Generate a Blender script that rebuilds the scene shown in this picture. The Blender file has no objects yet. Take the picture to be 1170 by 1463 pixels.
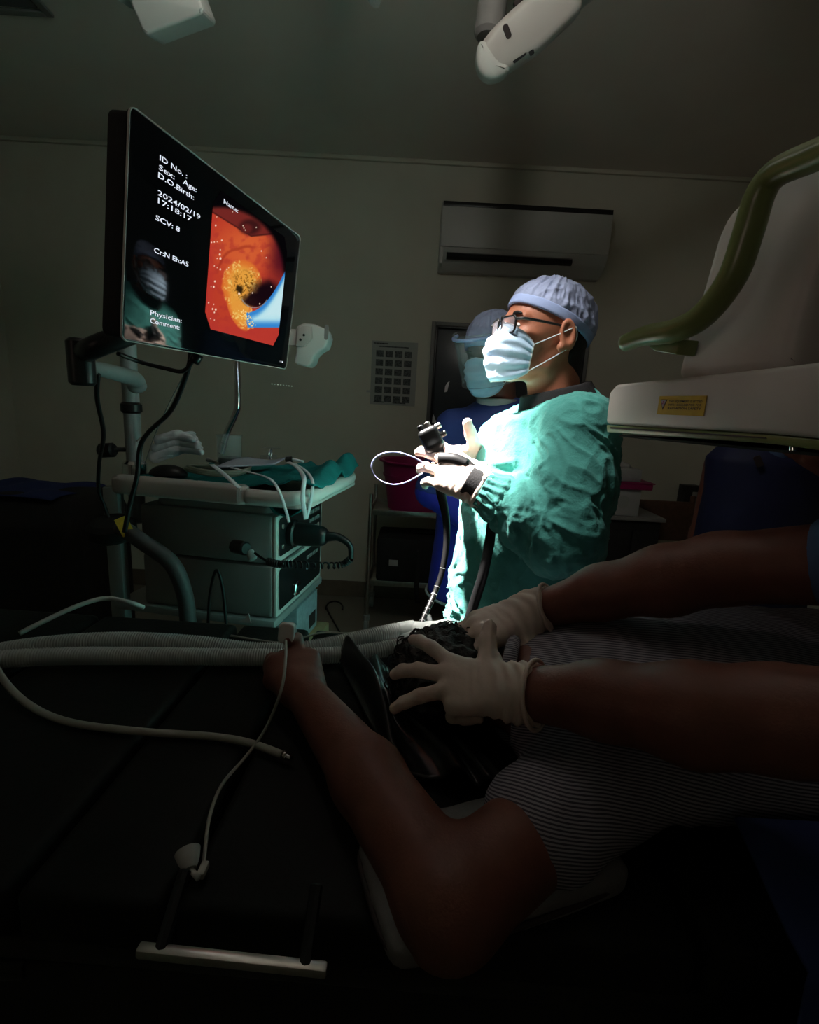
import bpy, bmesh, math, random
import numpy as np
from mathutils import Vector, Matrix
random.seed(7); rng = np.random.default_rng(7)
scene = bpy.context.scene
COL = scene.collection
R = math.radians
# ------------------------------------------------------------------ camera
FPX, CAM_H, PITCH, ROLL = 715.0, 1.42, R(12.0), R(3.2)
_f = np.array([0, math.cos(PITCH), -math.sin(PITCH)])
_r0 = np.array([1.0, 0, 0]); _u0 = np.cross(_r0, _f)
_r = _r0*math.cos(ROLL) + _u0*math.sin(ROLL); _u = np.cross(_r, _f)
_C = np.array([0, 0, CAM_H])
def ray(x, y): return _f + _r*((x-585)/FPX) + _u*((731.5-y)/FPX)
def pY(x, y, Y):
    d = ray(x, y); return _C + d*Y/d[1]
def pZ(x, y, Z):
    d = ray(x, y); return _C + d*(Z-CAM_H)/d[2]
def pX(x, y, X):
    d = ray(x, y); return _C + d*X/d[0]
cam = bpy.data.cameras.new('camera'); camo = bpy.data.objects.new('camera', cam); COL.objects.link(camo)
M = Matrix.Identity(4)
for i in range(3):
    M[i][0] = _r[i]; M[i][1] = _u[i]; M[i][2] = -_f[i]; M[i][3] = _C[i]
camo.matrix_world = M
cam.sensor_fit = 'HORIZONTAL'; cam.sensor_width = 36.0; cam.lens = FPX/1170*36.0
cam.clip_start = 0.02; cam.clip_end = 50
scene.camera = camo
# ------------------------------------------------------------------ world, light, exposure
w = bpy.data.worlds.new('world'); scene.world = w; w.use_nodes = True
w.node_tree.nodes['Background'].inputs[0].default_value = (0.5, 0.5, 0.5, 1)
w.node_tree.nodes['Background'].inputs[1].default_value = 0.004
vs = scene.view_settings
vs.view_transform = 'Standard'; vs.look = 'None'; vs.gamma = 1.0; vs.use_curve_mapping = False
vs.exposure = 0.0
def add_light(name, kind, loc, target, energy, color, **kw):
    l = bpy.data.lights.new(name, kind); l.energy = energy; l.color = color
    for k, v in kw.items(): setattr(l, k, v)
    o = bpy.data.objects.new(name, l); COL.objects.link(o)
    o.location = loc
    d = Vector(target) - Vector(loc)
    o.rotation_euler = d.to_track_quat('-Z', 'Y').to_euler()
    return o
# dim warm fill added from behind left, source unseen; cone aimed above the foreground
add_light('rear_fill_light', 'SPOT', (-2.0, -1.0, 1.75), (0.4, 0.8, 2.44), 13.0, (1.0, 0.76, 0.66), spot_size=R(58), spot_blend=1.0, shadow_soft_size=0.3)

# ------------------------------------------------------------------ materials
def mat(name, color, rough=0.6, metal=0.0, var=0.0, vscale=30, bump=0.0, bscale=60, spec=0.5,
        emit=None, estr=0.0, sheen=0.0, sss=0.0, alpha=1.0, trans=0.0, ior=1.45, aniso=None):
    m = bpy.data.materials.new(name); m.use_nodes = True
    nt = m.node_tree; b = nt.nodes['Principled BSDF']
    b.inputs['Base Color'].default_value = (*color, 1); b.inputs['Roughness'].default_value = rough
    b.inputs['Metallic'].default_value = metal; b.inputs['Specular IOR Level'].default_value = spec
    b.inputs['IOR'].default_value = ior
    if trans: b.inputs['Transmission Weight'].default_value = trans
    if alpha < 1: b.inputs['Alpha'].default_value = alpha
    if sheen: b.inputs['Sheen Weight'].default_value = sheen
    if sss:
        b.inputs['Subsurface Weight'].default_value = sss
        b.inputs['Subsurface Radius'].default_value = (0.012, 0.005, 0.003); b.inputs['Subsurface Scale'].default_value = 0.5
    if emit: b.inputs['Emission Color'].default_value = (*emit, 1); b.inputs['Emission Strength'].default_value = estr
    if var or bump:
        tc = nt.nodes.new('ShaderNodeTexCoord')
        mp = nt.nodes.new('ShaderNodeMapping'); nt.links.new(tc.outputs['Object'], mp.inputs[0])
        if aniso: mp.inputs['Scale'].default_value = aniso
    if var:
        n = nt.nodes.new('ShaderNodeTexNoise'); n.inputs['Scale'].default_value = vscale; n.inputs['Detail'].default_value = 4
        nt.links.new(mp.outputs[0], n.inputs['Vector'])
        r = nt.nodes.new('ShaderNodeMapRange'); r.inputs['To Min'].default_value = 1-var; r.inputs['To Max'].default_value = 1+var
        r.inputs['From Min'].default_value = 0.3; r.inputs['From Max'].default_value = 0.7
        nt.links.new(n.outputs['Fac'], r.inputs['Value'])
        mx = nt.nodes.new('ShaderNodeVectorMath'); mx.operation = 'SCALE'; mx.inputs[0].default_value = color
        nt.links.new(r.outputs['Result'], mx.inputs['Scale']); nt.links.new(mx.outputs[0], b.inputs['Base Color'])
    if bump:
        n2 = nt.nodes.new('ShaderNodeTexNoise'); n2.inputs['Scale'].default_value = bscale; n2.inputs['Detail'].default_value = 5
        nt.links.new(mp.outputs[0], n2.inputs['Vector'])
        bp = nt.nodes.new('ShaderNodeBump'); bp.inputs['Strength'].default_value = bump; bp.inputs['Distance'].default_value = 0.004
        nt.links.new(n2.outputs['Fac'], bp.inputs['Height']); nt.links.new(bp.outputs[0], b.inputs['Normal'])
    return m
def emat(name, color, strength):
    m = bpy.data.materials.new(name); m.use_nodes = True; nt = m.node_tree
    nt.nodes.remove(nt.nodes['Principled BSDF'])
    e = nt.nodes.new('ShaderNodeEmission'); e.inputs[0].default_value = (*color, 1); e.inputs[1].default_value = strength
    nt.links.new(e.outputs[0], nt.nodes['Material Output'].inputs[0]); return m
def stripes(name, c1, c2, freq, vec=(0, 0, 1), rough=0.9):
    m = mat(name, c1, rough); nt = m.node_tree; b = nt.nodes['Principled BSDF']
    tc = nt.nodes.new('ShaderNodeTexCoord'); nz = nt.nodes.new('ShaderNodeTexNoise'); nz.inputs['Scale'].default_value = 5
    nt.links.new(tc.outputs['Object'], nz.inputs['Vector'])
    d = nt.nodes.new('ShaderNodeVectorMath'); d.operation = 'DOT_PRODUCT'; d.inputs[1].default_value = vec
    nt.links.new(tc.outputs['Object'], d.inputs[0])
    a = nt.nodes.new('ShaderNodeMath'); a.operation = 'MULTIPLY_ADD'; a.inputs[1].default_value = 0.03
    nt.links.new(nz.outputs['Fac'], a.inputs[0]); nt.links.new(d.outputs['Value'], a.inputs[2])
    s = nt.nodes.new('ShaderNodeMath'); s.operation = 'MULTIPLY'; s.inputs[1].default_value = freq*2*math.pi
    nt.links.new(a.outputs[0], s.inputs[0])
    sn = nt.nodes.new('ShaderNodeMath'); sn.operation = 'SINE'; nt.links.new(s.outputs[0], sn.inputs[0])
    r = nt.nodes.new('ShaderNodeValToRGB'); r.color_ramp.elements[0].position = 0.45; r.color_ramp.elements[1].position = 0.6
    r.color_ramp.elements[0].color = (*c1, 1); r.color_ramp.elements[1].color = (*c2, 1)
    mr = nt.nodes.new('ShaderNodeMapRange'); mr.inputs['From Min'].default_value = -1; nt.links.new(sn.outputs[0], mr.inputs['Value'])
    nt.links.new(mr.outputs[0], r.inputs[0]); nt.links.new(r.outputs[0], b.inputs['Base Color'])
    return m
def clear_plastic(name, tint, see=0.55, rough=0.25):
    m = bpy.data.materials.new(name); m.use_nodes = True; nt = m.node_tree
    b = nt.nodes['Principled BSDF']; b.inputs['Base Color'].default_value = (*tint, 1); b.inputs['Roughness'].default_value = rough
    t = nt.nodes.new('ShaderNodeBsdfTransparent'); t.inputs[0].default_value = (0.95, 0.97, 0.97, 1)
    mx = nt.nodes.new('ShaderNodeMixShader'); mx.inputs[0].default_value = see
    nt.links.new(b.outputs[0], mx.inputs[1]); nt.links.new(t.outputs[0], mx.inputs[2])
    nt.links.new(mx.outputs[0], nt.nodes['Material Output'].inputs[0]); return m
MT = dict(
    wall=mat('wall_paint', (0.58, 0.56, 0.47), 0.75, var=0.04, vscale=3, bump=0.1, bscale=200),
    ceiling=mat('ceiling_paint', (0.66, 0.60, 0.54), 0.8, var=0.03, vscale=3),
    floor=mat('floor_vinyl', (0.20, 0.18, 0.15), 0.45, var=0.25, vscale=220),
    skirting=mat('skirting', (0.16, 0.13, 0.10), 0.5, var=0.1),
    black=mat('black_plastic', (0.012, 0.013, 0.014), 0.35),
    blackmatte=mat('black_matte', (0.012, 0.012, 0.012), 0.8, var=0.2),
    blackrubber=mat('black_rubber', (0.01, 0.01, 0.011), 0.42),
    white=mat('white_plastic', (0.66, 0.66, 0.63), 0.4, var=0.03, vscale=8),
    offwhite=mat('offwhite_plastic', (0.54, 0.51, 0.48), 0.45, var=0.03, vscale=8),
    grey=mat('grey_enamel', (0.30, 0.33, 0.33), 0.4, var=0.04, vscale=10),
    boxgrey=mat('box_grey', (0.24, 0.235, 0.23), 0.5, var=0.05, vscale=8),
    chrome=mat('chrome', (0.75, 0.75, 0.75), 0.12, 1.0),
    steel=mat('brushed_steel', (0.55, 0.53, 0.50), 0.32, 1.0, var=0.1, vscale=60),
    gown=mat('teal_cotton', (0.060, 0.285, 0.255), 0.9, var=0.10, vscale=25, bump=0.35, bscale=220, sheen=0.08),
    drape=mat('green_drape', (0.0, 0.16, 0.16), 0.9, var=0.12, vscale=25, bump=0.4, bscale=150),
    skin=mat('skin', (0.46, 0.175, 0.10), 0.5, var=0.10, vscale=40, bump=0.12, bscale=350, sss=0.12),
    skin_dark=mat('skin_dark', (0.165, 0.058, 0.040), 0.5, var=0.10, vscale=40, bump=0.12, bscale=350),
    glove=mat('latex_glove', (0.62, 0.49, 0.43), 0.5, var=0.05, vscale=40, bump=0.25, bscale=90, sss=0.1),
    maskblue=mat('mask_paper', (0.50, 0.70, 0.90), 0.85, bump=0.15, bscale=400),
    maskwhite=mat('mask_edge', (0.8, 0.82, 0.85), 0.85),
    cap=mat('cap_fabric', (0.34, 0.40, 0.60), 0.75, var=0.06, vscale=20, bump=0.35, bscale=120),
    capband=mat('cap_band', (0.36, 0.46, 0.75), 0.8, bump=0.1, bscale=300),
    lead=mat('lead_apron_blue', (0.025, 0.05, 0.22), 0.6, var=0.08, vscale=12, bump=0.1, bscale=40),
    apronlit=mat('apron_lit_blue', (0.03, 0.035, 0.42), 0.5, var=0.06, vscale=12),  # brighter version of the apron blue, lamp light put into the colour
    navy=mat('navy_apron', (0.007, 0.010, 0.050), 0.7, var=0.1, vscale=12),
    scrub=mat('blue_scrub', (0.07, 0.12, 0.24), 0.9, var=0.1, vscale=20, bump=0.3, bscale=100),
    shirt=mat('charcoal_shirt', (0.016, 0.015, 0.017), 0.85, var=0.15, vscale=60, bump=0.3, bscale=300),
    hair=mat('black_hair', (0.008, 0.007, 0.006), 0.55, bump=0.5, bscale=300),
    leather=mat('black_vinyl', (0.008, 0.009, 0.008), 0.6, spec=0.2, var=0.15, vscale=20, bump=0.15, bscale=120),
    tube=mat('grey_tube', (0.35, 0.34, 0.30), 0.45),
    wtube=mat('white_tube', (0.45, 0.45, 0.43), 0.4),
    green=mat('green_handle', (0.16, 0.20, 0.07), 0.3, var=0.05, vscale=10),
    pink=mat('magenta_plastic', (0.30, 0.012, 0.10), 0.45),
    yellow=mat('yellow_label', (0.55, 0.36, 0.03), 0.6, var=0.1, vscale=60),
    ink=mat('dark_ink', (0.03, 0.02, 0.02), 0.7),
    glass=mat('clear_glass', (0.95, 0.97, 0.97), 0.03, trans=1.0, ior=1.2),
    clearp=clear_plastic('clear_plastic', (0.6, 0.65, 0.65), 0.85, 0.12),
    hose=clear_plastic('corrugated_plastic', (0.62, 0.66, 0.64), 0.35, 0.3),
    shield=clear_plastic('face_shield', (0.5, 0.6, 0.65), 0.88, 0.05),
    lens=clear_plastic('spectacle_lens', (0.55, 0.5, 0.55), 0.75, 0.05),
    paper=mat('paper', (0.36, 0.37, 0.35), 0.8, var=0.04, vscale=20),
    photo=mat('printed_photo', (0.06, 0.07, 0.07), 0.6, var=0.9, vscale=120),
    strap=mat('cotton_strap', (0.62, 0.66, 0.70), 0.9, bump=0.2, bscale=400),
    sleeve=mat('paper_sleeve', (0.36, 0.40, 0.48), 0.7),
    acwhite=mat('ac_white', (0.50, 0.50, 0.48), 0.45, var=0.03, vscale=6),
    pane=mat('dark_pane', (0.06, 0.068, 0.078), 0.25, var=0.08, vscale=5),
    winframe=mat('window_frame', (0.16, 0.16, 0.155), 0.45),
    screen=mat('screen_glass', (0.004, 0.005, 0.007), 0.06, spec=0.22),
    screentext=emat('screen_text', (0.85, 0.9, 1.0), 0.95),
    led=emat('lamp_led', (1.0, 0.98, 0.95), 30.0), hosedark=mat('dark_grey_hose', (.07, .075, .078), .5), lamp_lens=emat('dim_lamp_lens', (1.0, .97, .92), 1.0),
    stripe=stripes('striped_cotton', (0.30, 0.28, 0.32), (0.06, 0.055, 0.075), 300, (0.12, 0.55, 0.85)),
    bluecloth=mat('dark_blue_sheet', (0.02, 0.035, 0.13), 0.9, var=0.1, vscale=15, bump=0.3, bscale=80),
    pillow=mat('grey_pillow', (0.16, 0.15, 0.15), 0.85, var=0.08, vscale=30, bump=0.2, bscale=200),
    carton=mat('carton', (0.35, 0.28, 0.15), 0.8, var=0.1),
    bluebox=mat('pale_blue_box', (0.30, 0.38, 0.42), 0.6, var=0.15, vscale=50),
    wood=mat('dark_wood', (0.10, 0.05, 0.03), 0.6, var=0.2),
    eye=mat('eye', (0.05, 0.03, 0.02), 0.15),
    eyewhite=mat('eye_white', (.45, .42, .40), .3),
    label=mat('grey_label', (0.4, 0.4, 0.4), 0.6),
    blackshine=mat('black_shiny_sheet', (0.015, 0.016, 0.016), 0.28, bump=0.3, bscale=25),
)
# ------------------------------------------------------------------ object helpers
def mesh_np(name, V, Fq, smooth=True):
    V = np.asarray(V, np.float32); Fq = np.asarray(Fq, np.int32); k = Fq.shape[1]
    me = bpy.data.meshes.new(name)
    me.vertices.add(len(V)); me.vertices.foreach_set('co', V.ravel())
    me.loops.add(Fq.size); me.loops.foreach_set('vertex_index', Fq.ravel())
    me.polygons.add(len(Fq)); me.polygons.foreach_set('loop_start', np.arange(0, Fq.size, k, dtype=np.int32))
    if smooth: me.polygons.foreach_set('use_smooth', np.ones(len(Fq), bool))
    me.update(calc_edges=True); me.validate(); return me
def link(name, me, m, parent=None):
    if isinstance(m, str): m = MT[m]
    if m is not None and len(me.materials) == 0: me.materials.append(m)
    o = bpy.data.objects.new(name, me); COL.objects.link(o)
    if parent is not None: o.parent = parent; o.matrix_parent_inverse = parent.matrix_world.inverted()
    return o
def obj(name, bm, m, parent=None, smooth=False):
    me = bpy.data.meshes.new(name); bmesh.ops.recalc_face_normals(bm, faces=bm.faces); bm.to_mesh(me); bm.free()
    if smooth:
        me.polygons.foreach_set('use_smooth', np.ones(len(me.polygons), bool))
        if smooth == 'auto': me.set_sharp_from_angle(angle=R(40))
    return link(name, me, m, parent)
def tag(o, label, cat, group=None, kind=None):
    if label: o['label'] = label
    if cat: o['category'] = cat
    if group: o['group'] = group
    if kind: o['kind'] = kind
    return o
def thing(name, label, cat, loc=(0, 0, 0), group=None):
    o = bpy.data.objects.new(name, None); COL.objects.link(o); o.location = Vector(loc); o.empty_display_size = 0.05
    o.matrix_world = Matrix.Translation(Vector(loc))
    return tag(o, label, cat, group)
def struct(o): o['kind'] = 'structure'; return o
def frame_m(origin, x, z):
    x = Vector(x).normalized(); z = Vector(z); y = z.cross(x).normalized(); z = x.cross(y)
    m = Matrix.Identity(4)
    for i in range(3): m[i][0] = x[i]; m[i][1] = y[i]; m[i][2] = z[i]; m[i][3] = origin[i]
    return m
def bm_box(size, mtx=None, bev=0.0, seg=2, bm=None):
    b = bmesh.new(); bmesh.ops.create_cube(b, size=1.0)
    bmesh.ops.scale(b, vec=Vector(size), verts=b.verts)
    if bev: bmesh.ops.bevel(b, geom=list(b.edges), offset=bev, segments=seg, affect='EDGES', profile=0.5)
    if mtx is not None: bmesh.ops.transform(b, matrix=mtx, verts=b.verts)
    if bm is None: return b
    me = bpy.data.meshes.new('t'); b.to_mesh(me); b.free(); bm.from_mesh(me); bpy.data.meshes.remove(me); return bm
def box(name, c, size, m, parent=None, bev=0.004, rot=None, seg=2):
    mt = Matrix.Translation(Vector(c))
    if rot is not None: mt = mt @ (rot if len(rot) == 4 else rot.to_4x4())
    return obj(name, bm_box(size, mt, bev, seg), m, parent, smooth='auto' if bev else False)
def bm_prism(outline, h, mtx=None, bev=0.0, bm=None, seg=2):
    b = bmesh.new(); vs_ = [b.verts.new((p[0], p[1], 0)) for p in outline]
    f = b.faces.new(vs_); r = bmesh.ops.extrude_face_region(b, geom=[f])
    bmesh.ops.translate(b, vec=(0, 0, h), verts=[v for v in r['geom'] if isinstance(v, bmesh.types.BMVert)])
    bmesh.ops.recalc_face_normals(b, faces=b.faces)
    if bev: bmesh.ops.bevel(b, geom=list(b.edges), offset=bev, segments=seg, affect='EDGES', profile=0.5)
    if mtx is not None: bmesh.ops.transform(b, matrix=mtx, verts=b.verts)
    if bm is None: return b
    me = bpy.data.meshes.new('t'); b.to_mesh(me); b.free(); bm.from_mesh(me); bpy.data.meshes.remove(me); return bm
def rrect(w_, h_, r_, n=5, cx=0, cy=0):
    out = []
    for (sx, sy, a0) in ((1, 1, 0), (-1, 1, 90), (-1, -1, 180), (1, -1, 270)):
        for i in range(n+1):
            a = R(a0 + 90*i/n); out.append((cx+sx*(w_/2-r_)+r_*math.cos(a), cy+sy*(h_/2-r_)+r_*math.sin(a)))
    return out
def crom(pts, n=8):
    P = [np.asarray(p, float) for p in pts]; P = [2*P[0]-P[1]] + P + [2*P[-1]-P[-2]]; out = []
    for i in range(1, len(P)-2):
        for k in range(n):
            t = k/n; a, b, c, d = P[i-1:i+3]
            out.append(0.5*((2*b)+(-a+c)*t+(2*a-5*b+4*c-d)*t*t+(-a+3*b-3*c+d)*t**3))
    out.append(P[-2]); return out
def sweep(pts, rad, seg=10, cap=True, flat=1.0):
    """tube mesh data along points; rad scalar or list"""
    P = np.array(pts, float); n = len(P)
    rad = np.full(n, rad, float) if np.isscalar(rad) else np.interp(np.linspace(0, 1, n), np.linspace(0, 1, len(rad)), rad)
    T = np.gradient(P, axis=0); T /= np.linalg.norm(T, axis=1)[:, None]+1e-12
    up = np.array([0, 0, 1.0]) if abs(T[0][2]) < 0.9 else np.array([1.0, 0, 0])
    N = np.cross(T[0], up); N /= np.linalg.norm(N)
    V = []; ang = np.linspace(0, 2*math.pi, seg, endpoint=False)
    for i in range(n):
        N = N - T[i]*np.dot(N, T[i]); N /= np.linalg.norm(N); B = np.cross(T[i], N)
        V.append(P[i] + rad[i]*(np.cos(ang)[:, None]*N + flat*np.sin(ang)[:, None]*B))
    V = np.concatenate(V)
    i = np.arange(n-1)[:, None]*seg; j = np.arange(seg)[None]; j2 = (j+1) % seg
    Fq = np.stack([i+j, i+j2, i+seg+j2, i+seg+j], -1).reshape(-1, 4)
    if cap:
        V = np.concatenate([V, P[:1], P[-1:]]); c0, c1 = len(V)-2, len(V)-1; jj = np.arange(seg); jn = (jj+1) % seg
        # degenerate-free caps as quads pairing segments
        a = np.stack([np.full(seg//2, c0), jj[1::2] if False else (2*np.arange(seg//2)+2) % seg, 2*np.arange(seg//2)+1, 2*np.arange(seg//2)], -1)
        b0 = (n-1)*seg
        b = np.stack([np.full(seg//2, c1), b0+2*np.arange(seg//2), b0+2*np.arange(seg//2)+1, b0+(2*np.arange(seg//2)+2) % seg], -1)
        Fq = np.concatenate([Fq, a, b])
    return V, Fq
def tube(name, pts, rad, m, parent=None, seg=10, smooth=8, flat=1.0):
    if smooth: pts = crom(pts, smooth)
    V, Fq = sweep(pts, rad, seg, True, flat)
    return link(name, mesh_np(name, V, Fq), m, parent)
def lathe(name, prof, m, parent=None, mtx=None, seg=28):
    """prof: list of (r,z)"""
    b = bmesh.new(); rings = []
    for (r_, z_) in prof:
        if r_ < 1e-6: rings.append([b.verts.new((0, 0, z_))])
        else: rings.append([b.verts.new((r_*math.cos(2*math.pi*k/seg), r_*math.sin(2*math.pi*k/seg), z_)) for k in range(seg)])
    for a, c in zip(rings[:-1], rings[1:]):
        for k in range(seg):
            k2 = (k+1) % seg
            if len(a) == 1 and len(c) == 1: continue
            if len(a) == 1: b.faces.new((a[0], c[k], c[k2]))
            elif len(c) == 1: b.faces.new((a[k], a[k2], c[0]))
            else: b.faces.new((a[k], a[k2], c[k2], c[k]))
    if mtx is not None: bmesh.ops.transform(b, matrix=mtx, verts=b.verts)
    return obj(name, b, m, parent, smooth='auto')
def rod(name, a, b, r_, m, parent=None, seg=16, bev=0.0):
    a = Vector(a); b = Vector(b); L = (b-a).length
    mt = Matrix.Translation(a) @ (b-a).to_track_quat('Z', 'Y').to_matrix().to_4x4()
    e = min(r_*0.25, L*0.2) if bev == 0 else bev
    return lathe(name, [(0, 0), (r_-e, 0), (r_, e), (r_, L-e), (r_-e, L), (0, L)], m, parent, mt, seg)
def copy_tree(o, parent=None):
    c = o.copy(); COL.objects.link(c); c.parent = parent
    for ch in list(o.children): copy_tree(ch, c)
    return c
def text_mesh(body, bold=0.0):
    cu = bpy.data.curves.new('t', 'FONT'); cu.body = body; cu.size = 1.0; cu.offset = bold; cu.resolution_u = 2
    o = bpy.data.objects.new('t', cu); COL.objects.link(o)
    dg = bpy.context.evaluated_depsgraph_get(); me = bpy.data.meshes.new_from_object(o.evaluated_get(dg))
    bpy.data.objects.remove(o); bpy.data.curves.remove(cu); return me
def text_on(name, body, base_l, right, up, width, cap, m, parent, bold=0.012, lift=0.0):
    """flat lettering: lower-left world point, unit right/up vectors, fitted width and cap height"""
    me = text_mesh(body, bold); co = np.empty(len(me.vertices)*3, np.float32); me.vertices.foreach_get('co', co); co = co.reshape(-1, 3)
    x0, x1 = co[:, 0].min(), co[:, 0].max()
    n = np.cross(right, up)
    P = np.asarray(base_l) + np.outer((co[:, 0]-x0)/(x1-x0)*width, right) + np.outer(co[:, 1]/0.70*cap, up) + n*lift
    me.vertices.foreach_set('co', P.astype(np.float32).ravel()); me.update()
    me.materials.clear()
    return link(name, me, m, parent)
# ------------------------------------------------------------------ noise and signed-distance modelling
_perm = rng.random((64, 64, 64)).astype(np.float32)
def vnoise(P):
    P = np.asarray(P, np.float32); i = np.floor(P).astype(np.int32); f = P - i; f = f*f*(3-2*f); i &= 63; j = (i+1) & 63
    x, y, z = f[..., 0], f[..., 1], f[..., 2]
    a, b, c = i[..., 0], i[..., 1], i[..., 2]; d, e, g = j[..., 0], j[..., 1], j[..., 2]
    p = _perm
    return ((p[a, b, c]*(1-x)+p[d, b, c]*x)*(1-y)+(p[a, e, c]*(1-x)+p[d, e, c]*x)*y)*(1-z) + \
           ((p[a, b, g]*(1-x)+p[d, b, g]*x)*(1-y)+(p[a, e, g]*(1-x)+p[d, e, g]*x)*y)*z
def fbm(P, o=3):
    s = 0; a = 1.0; t = 0
    for k in range(o): s = s + a*vnoise(P*(2**k)+k*17.3); t += a; a *= 0.5
    return s/t
def ridge(P, o=2):
    s = 0; a = 1.0; t = 0
    for k in range(o): s = s + a*(1-np.abs(2*vnoise(P*(2**k)+k*11.7)-1))**2; t += a; a *= 0.5
    return s/t
def A(*v): return np.array(v, np.float32)
def rc(P, a, b, ra, rb):
    a = np.asarray(a, np.float32); b = np.asarray(b, np.float32); ab = b-a
    t = np.clip(((P-a)@ab)/(ab@ab), 0, 1)
    return np.linalg.norm(P-a-t[..., None]*ab, axis=-1) - (ra+(rb-ra)*t)
def chain(P, pts, rad, k=0.01):
    d = None
    for i in range(len(pts)-1):
        e = rc(P, pts[i], pts[i+1], rad[i], rad[i+1]); d = e if d is None else smin(d, e, k)
    return d
def ell(P, c, r, Rm=None):
    q = P - np.asarray(c, np.float32)
    if Rm is not None: q = q @ np.asarray(Rm, np.float32)
    r = np.asarray(r, np.float32); k0 = np.linalg.norm(q/r, axis=-1); k1 = np.linalg.norm(q/(r*r), axis=-1)+1e-9
    return k0*(k0-1)/k1
def rboxd(P, c, h, r=0.01, Rm=None):
    q = P - np.asarray(c, np.float32)
    if Rm is not None: q = q @ np.asarray(Rm, np.float32)
    q = np.abs(q) - (np.asarray(h, np.float32)-r)
    return np.linalg.norm(np.maximum(q, 0), axis=-1) + np.minimum(q.max(-1), 0) - r
def smin(a, b, k):
    h = np.clip(0.5+0.5*(b-a)/k, 0, 1); return b+(a-b)*h-k*h*(1-h)
def smax(a, b, k): return -smin(-a, -b, k)
def loft(P, axis, knots, k=0.0):
    """elliptic section along an axis: knots rows (t, c1, c2, r1, r2)"""
    K = np.array(knots, np.float32); o = np.argsort(K[:, 0]); K = K[o]
    ax = {'x': (0, 1, 2), 'z': (2, 0, 1)}[axis]; t = P[..., ax[0]]
    c1, c2, r1, r2 = [np.interp(t, K[:, 0], K[:, i]).astype(np.float32) for i in range(1, 5)]
    d = (np.sqrt(((P[..., ax[1]]-c1)/r1)**2+((P[..., ax[2]]-c2)/r2)**2)-1)*np.minimum(r1, r2)
    e = np.maximum(K[0, 0]-t, t-K[-1, 0])
    return smax(d, e, 0.03)
def grid(lo, hi, h): return np.arange(lo, hi+h, h, dtype=np.float32)
def agrid(*segs):
    """piecewise spacing: (lo,hi,h),(lo,hi,h)..."""
    out = []
    for lo, hi, h in segs: out.append(np.linspace(lo, hi, max(2, int(round((hi-lo)/h))+1), dtype=np.float32))
    return np.unique(np.concatenate(out))
def sdf_mesh(fn, xs, ys, zs, relax=1):
    X = np.stack(np.meshgrid(xs, ys, zs, indexing='ij'), -1)
    D = np.empty(X.shape[:3], np.float32)
    for i in range(0, len(xs), 16): D[i:i+16] = fn(X[i:i+16])
    s = D < 0; nx, ny, nz = D.shape
    cs = np.zeros((nx-1, ny-1, nz-1, 3), np.float32); cn = np.zeros((nx-1, ny-1, nz-1), np.int16)
    def sl(a, n): return slice(a, n-1+a)
    for ax in range(3):
        for o1 in (0, 1):
            for o2 in (0, 1):
                a = [0, 0, 0]; ot = [k for k in range(3) if k != ax]; a[ot[0]] = o1; a[ot[1]] = o2; b = list(a); b[ax] = 1
                ia = (sl(a[0], nx), sl(a[1], ny), sl(a[2], nz)); ib = (sl(b[0], nx), sl(b[1], ny), sl(b[2], nz))
                m = s[ia] != s[ib]
                if not m.any(): continue
                fa = D[ia][m]; fb = D[ib][m]; t = (fa/(fa-fb))[:, None]
                cs[m] += X[ia][m]*(1-t)+X[ib][m]*t; cn[m] += 1
    act = cn > 0; idx = np.full(cn.shape, -1, np.int32); idx[act] = np.arange(act.sum())
    V = cs[act]/cn[act][:, None]; Fs = []
    for ax in range(3):
        ot = [(ax+1) % 3, (ax+2) % 3]
        lo = [slice(None)]*3; hi = [slice(None)]*3; lo[ax] = slice(0, -1); hi[ax] = slice(1, None)
        for o in ot: lo[o] = slice(1, -1); hi[o] = slice(1, -1)
        sa = s[tuple(lo)]; sb = s[tuple(hi)]; m = sa != sb
        c = np.argwhere(m)
        if len(c) == 0: continue
        for o in ot: c[:, o] += 1
        fl = sa[m]
        def cell(d1, d2):
            q = c.copy(); q[:, ot[0]] += d1; q[:, ot[1]] += d2; return idx[q[:, 0], q[:, 1], q[:, 2]]
        q = np.stack([cell(-1, -1), cell(0, -1), cell(0, 0), cell(-1, 0)], -1)
        q[~fl] = q[~fl][:, ::-1]; Fs.append(q)
    Fq = np.concatenate(Fs); Fq = Fq[(Fq >= 0).all(1)]
    for _ in range(relax):
        acc = np.zeros_like(V); cnt = np.zeros(len(V), np.float32)
        for k in range(4):
            for kk in (1, 3):
                np.add.at(acc, Fq[:, k], V[Fq[:, (k+kk) % 4]]); np.add.at(cnt, Fq[:, k], 1)
        V = 0.5*V + 0.5*acc/np.maximum(cnt, 1)[:, None]
    return V, Fq
def vnormals(V, Fq):
    n = np.cross(V[Fq[:, 2]]-V[Fq[:, 0]], V[Fq[:, 3]]-V[Fq[:, 1]]); N = np.zeros_like(V)
    for k in range(4): np.add.at(N, Fq[:, k], n)
    return N/(np.linalg.norm(N, axis=1)[:, None]+1e-12)
def xform(V, mtx):
    m = np.array(mtx, np.float64); return V@m[:3, :3].T + m[:3, 3]
def sdf_obj(name, fn, xs, ys, zs, m, parent=None, mtx=None, relax=1, disp=None):
    V, Fq = sdf_mesh(fn, xs, ys, zs, relax)
    if disp is not None: V = V + vnormals(V, Fq)*disp(V)[:, None]
    if mtx is not None:
        V = xform(V, mtx)
        if np.linalg.det(np.array(mtx)[:3, :3]) < 0: Fq = Fq[:, ::-1]
    return link(name, mesh_np(name, V, Fq), m, parent)
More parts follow.
